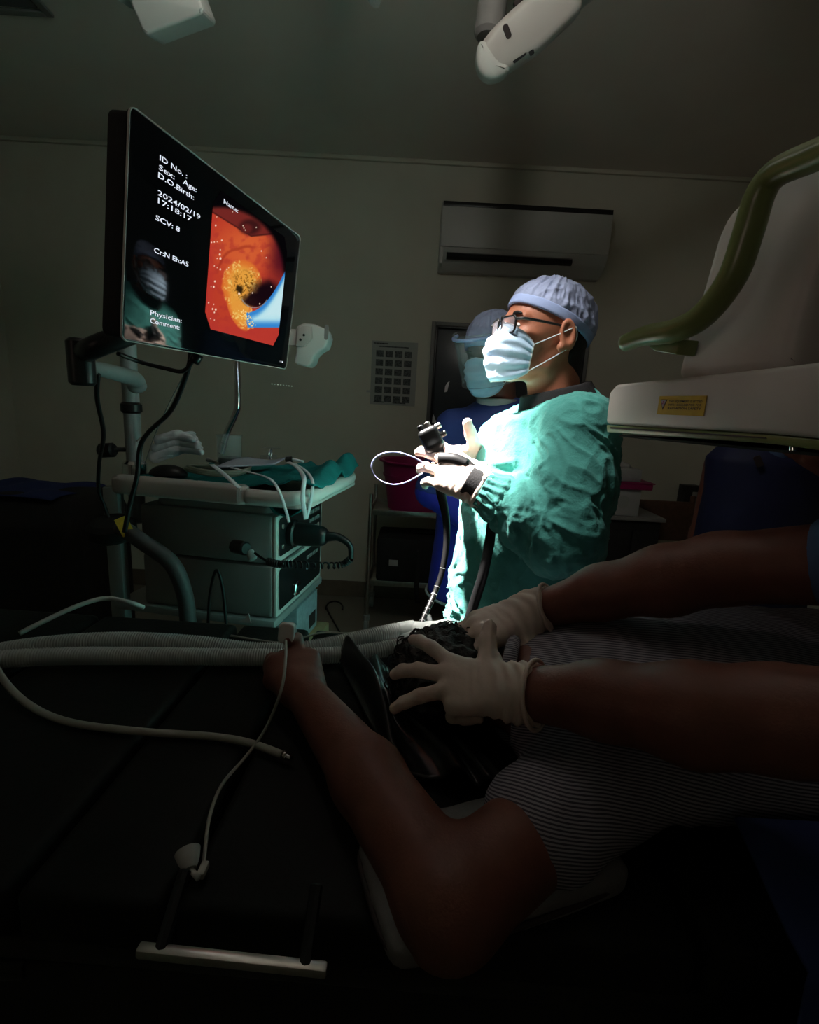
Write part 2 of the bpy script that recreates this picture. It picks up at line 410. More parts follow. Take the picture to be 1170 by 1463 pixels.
def cloth_grid(name, fn, nu, nv, m, parent=None, thick=0.003):
    """thin cloth with thickness: fn(u,v)->(...,3) surface"""
    U, W = np.meshgrid(np.linspace(0, 1, nu), np.linspace(0, 1, nv), indexing='ij')
    S = fn(U, W); V = S.reshape(-1, 3)
    i = np.arange(nu-1)[:, None]*nv; j = np.arange(nv-1)[None]
    Fq = np.stack([i+j, i+nv+j, i+nv+j+1, i+j+1], -1).reshape(-1, 4)
    N = vnormals(V, Fq); n = len(V); V2 = np.concatenate([V+N*thick/2, V-N*thick/2])
    F2 = [Fq, Fq[:, ::-1]+n]
    def side(a): a = np.asarray(a); return np.stack([a[:-1], a[:-1]+n, a[1:]+n, a[1:]], -1)
    id_ = np.arange(n).reshape(nu, nv)
    F2 += [side(id_[:, 0]), side(id_[::-1, -1]), side(id_[0, ::-1]), side(id_[-1])]
    me = mesh_np(name, V2, np.concatenate(F2)); o = link(name, me, m, parent); return o
def ribbon(name, pts, width, m, parent=None, wdir=(0, 1, 0), thick=0.0015, n=8):
    P = np.array(crom(pts, n)); w_ = np.asarray(wdir, float)
    def fn(U, W):
        k = np.clip((U*(len(P)-1)), 0, len(P)-1); lo = np.floor(k).astype(int); hi = np.minimum(lo+1, len(P)-1); f = (k-lo)[..., None]
        return P[lo]*(1-f)+P[hi]*f + (W-0.5)[..., None]*width*w_
    return cloth_grid(name, fn, len(P), 3, m, parent, thick)
# ================================================================== the room
WY, CEIL, XL, XR, YB = 3.54, 2.93, -2.80, 2.6, -1.6
struct(box('floor', ((XL+XR)/2, (WY+YB)/2, -0.05), (XR-XL+0.2, WY-YB+0.2, 0.1), 'floor', bev=0))
struct(box('ceiling', ((XL+XR)/2, (WY+YB)/2, CEIL+0.05), (XR-XL+0.2, WY-YB+0.2, 0.1), 'ceiling', bev=0))
struct(box('wall_back', ((XL+XR)/2, WY+0.05, CEIL/2), (XR-XL+0.2, 0.1, CEIL), 'wall', bev=0))
struct(box('wall_left', (XL-0.05, (WY+YB)/2, CEIL/2), (0.1, WY-YB, CEIL), 'wall', bev=0))
struct(box('wall_right', (XR+0.05, (WY+YB)/2, CEIL/2), (0.1, WY-YB, CEIL), 'wall', bev=0))
struct(box('wall_front', ((XL+XR)/2, YB-0.05, CEIL/2), (XR-XL+0.2, 0.1, CEIL), 'wall', bev=0))
struct(box('baseboard_back', ((XL+XR)/2, WY-0.008, 0.06), (XR-XL, 0.016, 0.12), 'skirting', bev=0.003))
struct(box('baseboard_left', (XL+0.008, (WY+YB)/2, 0.06), (0.016, WY-YB-0.04, 0.12), 'skirting', bev=0.003))
struct(box('trim_1', ((XL+XR)/2, WY-0.012, CEIL-0.012), (XR-XL, 0.024, 0.024), 'wall', bev=0.003))

# recessed ceiling panel (far left)
t = thing('ceiling_panel', 'square dark recessed ceiling panel with thin frame in the upper left corner', 'ceiling panel', (-1.9, 2.15, CEIL))
for sx in (-1, 1): box('frame_side', (-1.9+sx*0.29, 2.15, CEIL-0.006), (0.03, 0.61, 0.012), 'winframe', t, 0.002)
for sy in (-1, 1): box('frame_side', (-1.9, 2.15+sy*0.29, CEIL-0.006), (0.55, 0.03, 0.012), 'winframe', t, 0.002)
box('diffuser', (-1.9, 2.15, CEIL-0.003), (0.53, 0.53, 0.006), 'pane', t, 0.001)

# window / viewing panel in the back wall
wt = struct(bpy.data.objects.new('window_1', None)); COL.objects.link(wt); wt.location = (0.61, WY, 1.62); wt.matrix_world = Matrix.Translation((0.61, WY, 1.62))
wx0, wx1, wz0, wz1 = 0.08, 1.14, 1.26, 1.975
for (a, b, c, d, dep, mm) in ((wx0, wx1, wz0, wz1, 0.03, 'winframe'), (wx0+0.026, wx1-0.026, wz0+0.026, wz1-0.026, 0.034, 'black')):
    tk = 0.026 if mm == 'winframe' else 0.016
    for (cx, cz, sx, sz) in ((a+tk/2, (c+d)/2, tk, d-c), (b-tk/2, (c+d)/2, tk, d-c), ((a+b)/2, c+tk/2, b-a-2*tk, tk), ((a+b)/2, d-tk/2, b-a-2*tk, tk)):
        box('frame_side', (cx, WY-dep/2, cz), (sx, dep, sz), mm, wt, 0.003)
box('pane', ((wx0+wx1)/2, WY-0.008, (wz0+wz1)/2), (wx1-wx0-0.08, 0.01, wz1-wz0-0.08), 'pane', wt, 0.001)
# two pale flat shapes painting the reflections in the pane
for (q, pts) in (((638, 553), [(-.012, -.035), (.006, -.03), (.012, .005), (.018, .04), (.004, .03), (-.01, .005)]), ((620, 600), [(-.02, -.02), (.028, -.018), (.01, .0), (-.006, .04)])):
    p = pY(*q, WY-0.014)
    o = obj('reflection_patch', bm_prism(pts, 0.002, frame_m(p, (1, 0, 0), (0, -1, 0))), 'maskwhite', wt)

# poster sheet
p0, p1_ = pY(533, 486, WY), pY(593, 576, WY); px0, px1, pz1, pz0 = -0.315, -0.005, 1.835, 1.415
t = thing('wall_poster', 'white paper wall chart with a grid of small photographs pinned on back wall', 'poster', ((px0+px1)/2, WY, pz0))
box('sheet', ((px0+px1)/2, WY-0.002, (pz0+pz1)/2), (px1-px0, 0.002, pz1-pz0), 'paper', t, 0)
for r_ in range(6):
    for c_ in range(4):
        box('printed_picture', (px0+0.055+c_*0.064, WY-0.0034, pz1-0.082-r_*0.0595), (0.050, 0.0008, 0.042), 'photo', t, 0)
for (x, z, wd) in ((px0+0.06, pz1-0.016, 0.10), (px0+0.15, pz1-0.036, 0.20), (px0+0.06, pz0+0.018, 0.07), (px0+0.20, pz0+0.016, 0.09)):
    box('printed_line', (x, WY-0.0034, z), (wd, 0.0008, 0.008), 'photo', t, 0)
box('pin_tab', (px0-0.012, WY-0.002, 1.50), (0.03, 0.003, 0.014), 'label', t, 0)

# air conditioner
ax0, ax1, az0, az1 = 0.095, 1.137, 2.275, 2.645
t = thing('air_conditioner', 'white split air conditioner mounted high on the back wall', 'air conditioner', ((ax0+ax1)/2, WY, az0))
prof = [(0, 0), (0.06, -0.0), (0.145, 0.055), (0.185, 0.11), (0.185, 0.345), (0.17, 0.37), (0, 0.37)]
b = bm_prism(prof, ax1-ax0, frame_m((ax1, WY, az0), (0, -1, 0), (-1, 0, 0)), 0.008)
obj('body', b, 'acwhite', t, smooth='auto')
box('front_panel', ((ax0+ax1)/2, WY-0.188, 2.50), (ax1-ax0-0.01, 0.012, 0.225), 'acwhite', t, 0.004)
box('top_slot', ((ax0+ax1)/2, WY-0.183, 2.627), (ax1-ax0-0.012, 0.014, 0.028), 'black', t, 0.002)
box('air_outlet', (ax0+0.435, WY-0.158, 2.352), (0.78, 0.03, 0.052), 'black', t, 0.002, rot=Matrix.Rotation(R(-28), 3, 'X'))
for k in range(2): box('louver', (ax0+0.435, WY-0.172+0.012*k, 2.357-0.018*k), (0.77, 0.016, 0.003), 'boxgrey', t, 0.001, rot=Matrix.Rotation(R(-20), 3, 'X'))
box('end_cap', (ax0+0.012, WY-0.10, 2.38), (0.022, 0.17, 0.18), 'acwhite', t, 0.004)

# ================================================================== monitor
mTL, mTR, mBR, mBL = [np.array(v) for v in ((-0.554, 1.051, 1.929), (-0.4, 1.763, 1.940), (-0.455, 1.780, 1.524), (-0.609, 1.068, 1.513))]
MK = 0.72; mTL, mTR, mBR, mBL = [_C+(v-_C)*MK for v in (mTL, mTR, mBR, mBL)]      # a 24-inch panel
MR = (mTR-mTL)+(mBR-mBL); MR[2] = 0.0; MW = 0.729*MK; MR /= np.linalg.norm(MR)
MU = (mTL-mBL); MU -= MR*(MU@MR); MU /= np.linalg.norm(MU); MN = np.cross(MR, MU); MHt = 0.417*MK
MC = (mTL+mTR+mBR+mBL)/4
rt_ = np.array(Matrix.Rotation(R(-1.0), 3, Vector(MR)))
MU = rt_ @ MU; MN = np.cross(MR, MU)
mm = frame_m(MC, MR, MN)      # x right, y up, z outwards (towards the viewer)
t = thing('monitor', 'large flat screen on swivel arm showing an endoscopy picture', 'monitor', MC)
obj('housing', bm_prism(rrect(MW-0.004, MHt-0.004, 0.011), 0.032, mm @ Matrix.Translation((0, 0, -0.038)), 0.004), 'blackmatte', t, smooth='auto')
obj('rear_housing', bm_prism(rrect(MW*0.78, MHt*0.72, 0.03), 0.035, mm @ Matrix.Translation((0, -0.01, -0.065)), 0.01), 'blackmatte', t, smooth='auto')
obj('glass_front', bm_prism(rrect(MW, MHt, 0.010), 0.006, mm @ Matrix.Translation((0, 0, -0.006)), 0.0012), 'screen', t, smooth='auto')
def ring_prism(w1, h1, w2, h2, r1, r2, depth, mtx):
    a = rrect(w1, h1, r1, 6); c = rrect(w2, h2, r2, 6); b = bmesh.new(); n = len(a)
    L = [[b.verts.new((p[0], p[1], z)) for p in q] for z in (0, depth) for q in (a, c)]
    for k in range(n):
        k2 = (k+1) % n
        b.faces.new((L[0][k], L[0][k2], L[1][k2], L[1][k])); b.faces.new((L[2][k], L[2][k2], L[3][k2], L[3][k]))
        b.faces.new((L[0][k], L[0][k2], L[2][k2], L[2][k])); b.faces.new((L[1][k], L[1][k2], L[3][k2], L[3][k]))
    bmesh.ops.transform(b, matrix=mtx, verts=b.verts); return b
obj('edge_glint', ring_prism(MW+0.003, MHt+0.003, MW+0.0002, MHt+0.0002, 0.012, 0.0102, 0.0035, mm @ Matrix.Translation((0, 0, -0.002))), 'offwhite', t, smooth='auto')  # off-white ring painting the bright glint along the glass edge
for k in range(8): box('touch_button', mm @ Vector((0.20+0.015*k, -0.19, 0.0004)), (0.006, 0.0015, 0.0006), 'label', t, 0, rot=mm.to_3x3())
box('power_lamp', mm @ Vector((0.335*MK, -0.188*MK, 0.0005)), (0.004, 0.003, 0.0008), 'screentext', t, 0, rot=mm.to_3x3())
def on_screen(x, y):
    d = ray(x, y); s = ((MC-_C)@MN)/(d@MN); return _C + d*s
def zpt(x, y): return (80+x/2.659, 130+y/2.659)
for (body, a, c) in (('ID No. :', (393, 262), (497, 325)), ('Sex:', (390, 298), (449, 333)), ('Age:', (481, 351), (533, 382)), ('D.O.Birth:', (387, 328), (523, 404)),
                     ('2024/02/19', (385, 394), (547, 482)), ('17:18:17', (386, 425), (514, 491)), ('SCV: 8', (377, 489), (469, 530)),
                     ('Cr:N Eh:A5', (371, 612), (502, 664)), ('Name:', (636, 426), (691, 455)), ('Physician:', (357, 850), (476, 877)), ('Comment:', (356, 880), (468, 903))):
    A_ = on_screen(*zpt(*a)); B_ = on_screen(*zpt(*c)); wd = (B_-A_)@MR
    far = ((A_-mTL)@MR)
    text_on('screen_text', body, A_-MN*((A_-MC)@MN)+MN*0.0006, MR, MU, wd, 0.0100*MK, 'screentext', t, bold=0.008)
# endoscope picture: eight-sided emissive field on the glass, colours per vertex
def zq(x, y): return (280+x/6.094, 270+y/6.094)
oct_px = [(270, 165), (145, 265), (80, 1050), (180, 1235), (630, 1350), (720, 1240), (775, 720), (775, 420), (640, 380)]
OC = [on_screen(*zq(*p)) for p in oct_px]; OL = np.array([((p-MC)@MR, (p-MC)@MU) for p in OC])
lx0, lx1 = OL[:, 0].min(), OL[:, 0].max(); ly0, ly1 = OL[:, 1].min(), OL[:, 1].max()
cut = 0.028*MK
def endo_color(zx, zy):
    N = lambda s, o=3, off=0.: fbm(np.stack([zx/s+off, zy/s+off, zx*0+off], -1), o)
    def sm(e0, e1, x): u = np.clip((x-e0)/(e1-e0), 0, 1); return u*u*(3-2*u)
    C = np.zeros(zx.shape+(3,))
    def mixin(col, m):
        nonlocal C
        C = C*(1-m[..., None]) + np.asarray(col)/255.*m[..., None]
    n1, n2 = N(160), N(45, 3, 5.)
    mixin((184, 60, 40), np.ones_like(zx))
    mixin((212, 98, 50), sm(330, 60, np.hypot((zx-430)/1.2, zy-520))*(0.5+0.5*n1))
    mixin((165, 48, 42), sm(.45, .75, n2)*0.5)
    mixin((180, 50, 45), sm(120, 0, zx-80+0*zy)*0.6)
    mixin((178, 52, 46), sm(1080, 1250, zy)*0.7)
    curve = 230+ (zx-190)*0.62*(zx < 480)+ (290*0.62+ (zx-480)*-0.10)*(zx >= 480)
    mixin((112, 38, 34), sm(8, -8, zy-curve)); mixin((72, 26, 24), sm(14, 0, np.abs(zy-curve)))
    mixin((58, 22, 22), sm(90, 40, np.hypot((zx-470)/1.4, zy-330)))
    mixin((95, 32, 30), sm(60, 20, np.hypot((zx-440)/1.2, zy-345)))
    fold = np.abs(np.hypot(zx-430, (zy-760))-215-70*n1); mixin((150, 45, 30), sm(22, 2, fold)*sm(760, 640, zy)*sm(560, 440, zx)*0.6)
    pap = np.hypot((zx-400-18*(n2-.5))/175, (zy-840)/225); tail = np.hypot((zx-385-0.25*(zy-1050))/105, (zy-1020)/215)
    pm = sm(1.05, .92, np.minimum(pap, tail)); mixin((214, 110, 44), pm); mixin((226, 158, 62), pm*sm(.95, .55, np.minimum(pap, tail))*(0.55+0.6*n1))
    mixin((240, 200, 110), pm*sm(.46, .72, N(13, 3, 9.))*sm(.35, .65, N(70, 2, 21.))*0.9)
    mixin((110, 72, 20), pm*sm(.52, .34, N(12, 3, 3.))*sm(170, 50, np.hypot(zx-430, zy-840))*0.9)
    mixin((45, 30, 12), sm(50, 15, np.hypot((zx-385)*1.2, zy-870)+40*(N(30)-.5)))
    dk = sm(560, 760, zx+0.10*(zy-600))*sm(980, 560, zy); mixin((60, 10, 26), dk*0.95)
    ar = np.hypot(zx-520, zy-880); an_ = np.arctan2(zy-880, zx-520)
    mixin((24, 8, 14), sm(20, -20, np.abs(ar-88)-62)*sm(-.9, -.2, an_)*sm(2.9, 2.2, an_)*(0.95))
    mixin((20, 7, 14), sm(150, 40, np.hypot((zx-610)/1.3, (zy-900)))*0.9)
    # white-blue plastic tool tip entering from the right
    e = zx-(770-(zy-720)*0.62)-(zy > 930)*0; body = np.minimum(np.minimum((zy-(1075-0.00115*np.maximum(zx-440, 0)**2*2.8)), 1208-zy+0.0*zx), zx-438-0.0012*(zy-1110)**2)
    body = np.minimum(body, 1260-0.55*np.hypot(zx-470, 0)*0.0-zy)
    tm = sm(-4, 6, body); mixin((52, 132, 205), tm); mixin((176, 222, 232), tm*sm(18, 85, body)); mixin((205, 232, 236), tm*sm(60, 130, body)*0.6)
    mixin((150, 160, 170), sm(5, 2, np.abs(np.hypot(zx-510, zy-915)-118))*(zy > 960)*0.7)
    rs = np.random.default_rng(3)
    for (hx, hy, r_) in [(172, 318, 12), (182, 243, 6), (135, 465, 9), (160, 462, 9), (185, 460, 7), (225, 448, 11), (212, 530, 8), (208, 570, 14), (213, 605, 16), (185, 605, 8), (160, 670, 7), (185, 685, 7), (212, 700, 12), (165, 805, 12), (155, 852, 14), (132, 850, 7), (110, 990, 10), (155, 1005, 8), (145, 1045, 12), (172, 1050, 14), (160, 1075, 10), (128, 1130, 7), (160, 1140, 7), (410, 320, 8), (418, 340, 8), (430, 358, 8), (525, 335, 8), (570, 540, 9), (612, 598, 8), (655, 852, 9), (492, 905, 10), (376, 912, 16), (555, 1000, 10), (320, 200, 7), (270, 700, 10), (285, 685, 7)]:
        mixin((255, 225, 200), sm(r_, r_*.35, np.hypot((zx-hx)*1.3, zy-hy)))
    for k in range(60):
        a = rs.uniform(0, 1); hx = 400+a*90+rs.normal(0, 14); hy = 1040+a*160+rs.normal(0, 14)
        mixin((255, 220, 140), sm(7, 2, np.hypot(zx-hx, zy-hy))*0.9)
    mixin((5, 4, 6), sm(536, 585, np.hypot(zx-200, zy-720))*sm(760, 700, zy))
    return np.clip(C, 0, 1)
nu, nv = 190, 220
U, W_ = np.meshgrid(np.linspace(lx0, lx1, nu), np.linspace(ly0, ly1, nv), indexing='ij')
Pw = MC + U[..., None]*MR + W_[..., None]*MU + 0.0005*MN
q = Pw - _C; zc = q@_f; PX = 585+FPX*(q@_r)/zc; PYy = 731.5-FPX*(q@_u)/zc
colr = endo_color((PX-280)*6.094, (PYy-270)*6.094)
i = np.arange(nu-1)[:, None]*nv; j = np.arange(nv-1)[None]; Fq = np.stack([i+j, i+nv+j, i+nv+j+1, i+j+1], -1).reshape(-1, 4)
cu = U.reshape(-1)[Fq].mean(1); cv = W_.reshape(-1)[Fq].mean(1)
ex = np.minimum(cu-lx0, lx1-cu); ey = np.minimum(cv-ly0, ly1-cv); keep = (ex+ey*0.75 > cut)
Fq = Fq[keep]; me = mesh_np('endoscopy_picture', Pw.reshape(-1, 3), Fq, False)
lin = np.where(colr <= 0.04045, colr/12.92, ((colr+0.055)/1.055)**2.4)
at = me.color_attributes.new('Col', 'FLOAT_COLOR', 'POINT'); at.data.foreach_set('color', np.concatenate([lin.reshape(-1, 3), np.ones((nu*nv, 1))], 1).astype(np.float32).ravel())
pm_ = emat('screen_picture', (1, 1, 1), 1.0); nt = pm_.node_tree; an = nt.nodes.new('ShaderNodeVertexColor'); an.layer_name = 'Col'
nt.links.new(an.outputs[0], [n for n in nt.nodes if n.type == 'EMISSION'][0].inputs[0])
link('endoscopy_picture', me, pm_, t)

# ================================================================== endoscopy cart
CA = np.array([math.sin(R(9)), math.cos(R(9)), 0]); CN = np.array([math.cos(R(9)), -math.sin(R(9)), 0])
C0 = np.array([-0.369, 1.35, 0.0])       # near front lower corner line of the equipment stack
def cp(n, a, z): return C0 + CN*n + CA*a + np.array([0, 0, z])
crot = frame_m((0, 0, 0), CN, (0, 0, 1)).to_3x3()   # x out of the front, y away along the front (a), z up
cart = thing('endoscopy_cart', 'white trolley with tray top carrying the endoscopy equipment and monitor arm', 'cart', cp(-0.25, 0.2, 0))
def cbox(name, n0, n1, a0, a1, z0, z1, m, parent, bev=0.006): 
    return box(name, cp((n0+n1)/2, (a0+a1)/2, (z0+z1)/2), (n1-n0, a1-a0, z1-z0), m, parent, bev, rot=crot)
cbox('lower_shelf', -0.52, 0.02, -0.02, 0.42, 0.26, 0.29, 'grey', cart)
cbox('middle_shelf', -0.52, 0.0, -0.01, 0.40, 0.765, 0.79, 'grey', cart)
cbox('base', -0.56, 0.06, -0.04, 0.44, 0.09, 0.14, 'grey', cart, 0.015)
for a in (0.0, 0.38): cbox('column', -0.54, -0.49, a, a+0.03, 0.12, 1.14, 'grey', cart)
for n in (-0.5, 0.0):
    for a in (0.0, 0.4):
        rod('caster', cp(n, a-0.012, 0.045), cp(n, a+0.012, 0.045), 0.045, 'black', cart)
# tray: plate with two thick hand rails
TZ = 1.165
obj('tray_plate', bm_prism(rrect(0.60, 0.50, 0.05), 0.016, frame_m(cp(-0.19, 0.20, TZ-0.03), CN, (0, 0, 1)), 0.004), 'offwhite', cart, smooth='auto')
obj('tray_edge', bm_prism(rrect(0.40, 0.05, 0.022), 0.052, frame_m(cp(-0.26, -0.04, TZ-0.03), CN, (0, 0, 1)), 0.012, seg=3), 'offwhite', cart, smooth='auto')
hp = [cp(-0.06, -0.045, TZ-0.006), cp(0.02, -0.045, TZ-0.006), cp(0.075, -0.03, TZ-0.004), cp(0.10, 0.03, TZ), cp(0.105, 0.2, TZ), cp(0.10, 0.36, TZ), cp(0.075, 0.43, TZ), cp(0.0, 0.44, TZ), cp(-0.1, 0.44, TZ)]
tube('tray_handle', hp, 0.021, 'white', cart, seg=14)
# pole, collar, swivel arm, clamp
pp = pY(190, 620, 1.5)
rod('pole', (pp[0], pp[1], 1.02), (pp[0], pp[1], 1.62), 0.0225, 'grey', cart, 24)
rod('collar', (pp[0], pp[1], 1.352), (pp[0], pp[1], 1.385), 0.029, 'blackrubber', cart, 24)
rod('pole_foot', (pp[0], pp[1], 1.14), (pp[0], pp[1], 1.212), 0.034, 'chrome', cart, 24)
rod('clamp_knob', (pp[0]-0.04, pp[1]-0.03, 1.245), (pp[0]-0.085, pp[1]-0.03, 1.24), 0.022, 'black', cart, 10)
rod('clamp_screw', (pp[0]-0.0, pp[1]-0.0, 1.245), (pp[0]-0.05, pp[1]-0.03, 1.245), 0.007, 'black', cart, 10)
arm = [pY(196, 552, 1.46), pY(190, 541, 1.42), pY(165, 533, 1.25), pY(138, 527, 1.10), pY(118, 526, 1.0)]
tube('swivel_arm', arm, [0.026, 0.025, 0.020, 0.017, 0.016], 'grey', cart, seg=14, flat=0.9)
j0 = pY(117, 530, 1.0); rod('swivel_joint', j0+[0, 0, -0.028], j0+[0, 0, 0.06], 0.024, 'black', cart, 20)
tube('upper_arm', [pY(117, 505, 1.0), pY(150, 490, .96), MC-MN*0.09-MU*0.08], 0.020, 'black', cart, seg=12)
rod('monitor_mount', MC-MN*0.10-MU*0.08, MC-MN*0.060-MU*0.02, 0.04, 'black', cart, 20)
rod('cotton_swab', pp+np.array([0.02, -0.02, -0.02]), pY(225, 608, 1.46), 0.003, 'white', cart, 8)
# bent hose handle on the side and flexible hoops
tube('side_hose', [pY(172, 752, 1.30), pY(205, 775, 1.27), pY(245, 805, 1.25), pY(264, 850, 1.25), pY(270, 905, 1.25)], 0.021, 'hosedark', cart, seg=14)
tube('cable_hoop', [pY(297, 900, 1.27), pY(300, 850, 1.27), pY(309, 815, 1.27), pY(318, 840, 1.27), pY(324, 900, 1.27)], 0.0045, 'black', cart, seg=8)
lathe('side_reel', [(0, 0), (0.05, 0), (0.062, 0.012), (0.062, 0.04), (0.05, 0.052), (0, 0.052)], 'blackmatte', cart, Matrix.Translation(Vector(pY(163, 768, 1.35))) @ Matrix.Rotation(R(12), 4, 'X'))
p = pY(178, 752, 1.27)
box('warning_tag', p, (0.03, 0.002, 0.05), 'yellow', cart, 0, rot=Matrix.Rotation(R(-25), 3, 'Y') @ Matrix.Rotation(R(25), 3, 'Z'))

# processors
def processor(name, label, z0, z1, depth, lay):
    t = thing(name, label, 'medical device', cp(-depth/2, 0.19, z0))
    cbox('casing', -depth, -0.012, 0.0, 0.385, z0, z1, 'boxgrey', t, 0.010)
    cbox('front_bezel', -0.014, 0.0, 0.004, 0.381, z0+0.003, z1-0.003, 'white', t, 0.005)
    pw, ph = 0.352, (z1-z0)-0.032
    fm = frame_m(cp(0.0, 0.1925, (z0+z1)/2+0.004), CA, CN)
    obj('panel_rim', ring_prism(pw+0.007, ph+0.007, pw, ph, 0.016, 0.013, 0.003, fm @ Matrix.Translation((0, 0, -0.001))), 'white', t, smooth='auto')
    obj('control_panel', bm_prism(rrect(pw, ph, 0.013), 0.002, fm @ Matrix.Translation((0, 0, -0.0008)), 0), 'black', t)
    return t, fm
vp, fm = processor('video_processor', 'upper grey box of the equipment stack with thick black plug in its front', 0.955, 1.10, 0.42, 0)
for r_ in range(3):
    for c_ in range(4): obj('button', bm_prism(rrect(0.018, 0.012, 0.003, 3), 0.003, fm @ Matrix.Translation((0.07+0.025*c_, -0.03+0.028*r_, 0.0012)), 0.0008), 'boxgrey', vp)
sock = fm @ Vector((-0.09, -0.005, 0)); sk = np.array(sock)
rod('socket', sk, sk+CN*0.022, 0.042, 'black', vp, 24)
for k in range(2): rod('socket_screw', np.array(fm @ Vector((-0.15, 0.03-0.06*k, 0))), np.array(fm @ Vector((-0.15, 0.03-0.06*k, 0.006))), 0.008, 'steel', vp, 12)
obj('vent_lid', bm_prism(rrect(0.36, 0.36, 0.03), 0.02, frame_m(cp(-0.20, 0.19, 1.10), CN, (0, 0, 1)), 0.005), 'boxgrey', vp, smooth='auto')
box('grip_flap', cp(-0.035, 0.19, 1.125), (0.10, 0.30, 0.008), 'white', vp, 0.003, rot=crot @ Matrix.Rotation(R(14), 3, 'Y'))
ls, fm2 = processor('light_source', 'lower grey box of the equipment stack with round chrome socket', 0.792, 0.95, 0.42, 1)
s2 = np.array(fm2 @ Vector((-0.06, -0.032, 0)))
rod('socket_ring', s2, s2+CN*0.016, 0.024, 'chrome', ls, 24); rod('socket_core', s2+CN*0.012, s2+CN*0.019, 0.014, 'black', ls, 20)
for c_ in range(4): obj('button', bm_prism(rrect(0.02, 0.012, 0.003, 3), 0.003, fm2 @ Matrix.Translation((0.05+0.028*c_, 0.035, 0.0012)), 0.0008), 'boxgrey', ls)
obj('oval_light', bm_prism([(0.007*math.cos(a), 0.012*math.sin(a)) for a in np.linspace(0, 2*math.pi, 16, endpoint=False)], 0.002, fm2 @ Matrix.Translation((0.045, 0.005, 0.0014))), 'sleeve', ls)
rod('side_clip', pY(356, 787, 1.345), pY(362, 800, 1.335), 0.012, 'grey', ls, 12); rod('side_socket', pY(334, 780, 1.36), pY(352, 784, 1.33), 0.02, 'black', ls, 12)
# scope plug and coiled lead
pl = thing('scope_plug', 'thick black endoscope plug with bent cable on the upper equipment box', 'plug', sk)
tube('plug_body', [sk+CN*0.02, sk+CN*0.06, sk+CN*0.10, sk+CN*0.115], [0.036, 0.034, 0.03, 0.02], 'black', pl, seg=18)
tube('plug_lead', [sk+CN*0.11, sk+CN*0.15+[0, 0, 0.002], sk+CN*0.185-[0, 0, 0.02], sk+CN*0.19-[0, 0, 0.06]], [0.016, 0.012, 0.009, 0.008], 'black', pl, seg=12)
ca = [sk+CN*0.19-[0, 0, 0.06], sk+CN*0.15-[0, 0, 0.085], pY(425, 806, 1.30), pY(400, 806, 1.29), pY(382, 802, 1.30)]
cl = np.array(crom(ca, 90)); Tn = np.gradient(cl, axis=0); Tn /= np.linalg.norm(Tn, axis=1)[:, None]
n1 = np.cross(Tn, [0, 0, 1.]); n1 /= np.linalg.norm(n1, axis=1)[:, None]; n2_ = np.cross(Tn, n1); th = np.linspace(0, 2*math.pi*26, len(cl))[:, None]
helix = cl + 0.0085*(np.cos(th)*n1+np.sin(th)*n2_)
V, Fq = sweep(helix, 0.0028, 6); o = link('coiled_cable', mesh_np('coiled_cable', V, Fq), 'blackrubber'); tag(o, 'black coiled cable looping across the front of the equipment stack', 'cable')
tube('cable_tail', [pY(382, 802, 1.30), pY(372, 796, 1.32), pY(364, 790, 1.335)], 0.0035, 'blackrubber', o, seg=8)
# boxes below the stack on the middle shelf
t = thing('supply_carton', 'pale blue printed carton under the equipment stack', 'box', cp(-0.02, 0.25, 0.60))
cbox('carton_body', -0.16, 0.0, 0.16, 0.35, 0.62, 0.755, 'bluebox', t, 0.003)
cbox('printed_label', 0.0, 0.001, 0.27, 0.33, 0.64, 0.69, 'ink', t, 0)
cbox('carton_flap', -0.16, 0.0, 0.16, 0.35, 0.755, 0.759, 'bluebox', t, 0.001)
t = thing('wooden_block', 'tan carton on the cart shelf below the pale blue one', 'box', cp(-0.02, 0.25, 0.29))
cbox('block_body', -0.20, 0.03, 0.10, 0.38, 0.29, 0.615, 'carton', t, 0.004); cbox('lid', -0.205, 0.035, 0.095, 0.385, 0.58, 0.62, 'carton', t, 0.003)
# black floor cable loop
o = tube('floor_cable', [(-0.35, 1.75, 0.006), (-0.15, 2.2, 0.006)]+[tuple(pZ(478+12*math.cos(a), 868+9*math.sin(a), 0.006)) for a in np.linspace(2.4, 6.6, 9)], 0.006, 'black', seg=8)
tag(o, 'thin black cable looped on the floor behind the equipment cart', 'cable')
# monitor cables
o = tube('monitor_cable', [pY(274, 512, 1.03)+[0, 0, 0.02], pY(268, 530, 1.05), pY(245, 585, 1.15), pY(212, 618, 1.22), pY(200, 640, 1.25), pY(196, 680, 1.25), pY(186, 720, 1.25), pY(178, 760, 1.25)], [.0052, .0055, .006, .0064], 'blackrubber', seg=10)
tag(o, 'thick black cable hanging from the monitor down past the white cart tray', 'cable')
o = tube('video_cable', [pY(280, 510, 1.02), pY(262, 530, 1.03), pY(235, 526, 1.03), pY(200, 517, 1.02), pY(168, 505, .98)], 0.0042, 'blackrubber', seg=10)
tube('cable_plug', [pY(283, 506, 1.02), pY(277, 518, 1.02)], 0.0105, 'black', o, seg=10, smooth=2)
tag(o, 'short black cable slung under the monitor towards the swivel arm', 'cable')
o = tube('thin_cord', [pY(264, 533, 1.06), pY(240, 580, 1.2), pY(222, 620, 1.35), pY(205, 668, 1.45)], 0.0014, 'grey', seg=6)
tag(o, 'thin grey cord running beside the thick monitor cable', 'cable')
o = tube('arm_cable', [pY(140, 535, 1.06), pY(139, 570, 1.1), pY(148, 620, 1.2), pY(142, 660, 1.3), pY(141, 700, 1.34), pY(150, 725, 1.36), pY(158, 750, 1.36)], 0.005, 'blackrubber', seg=8)
tag(o, 'black cable hanging down from the end of the swivel arm', 'cable')

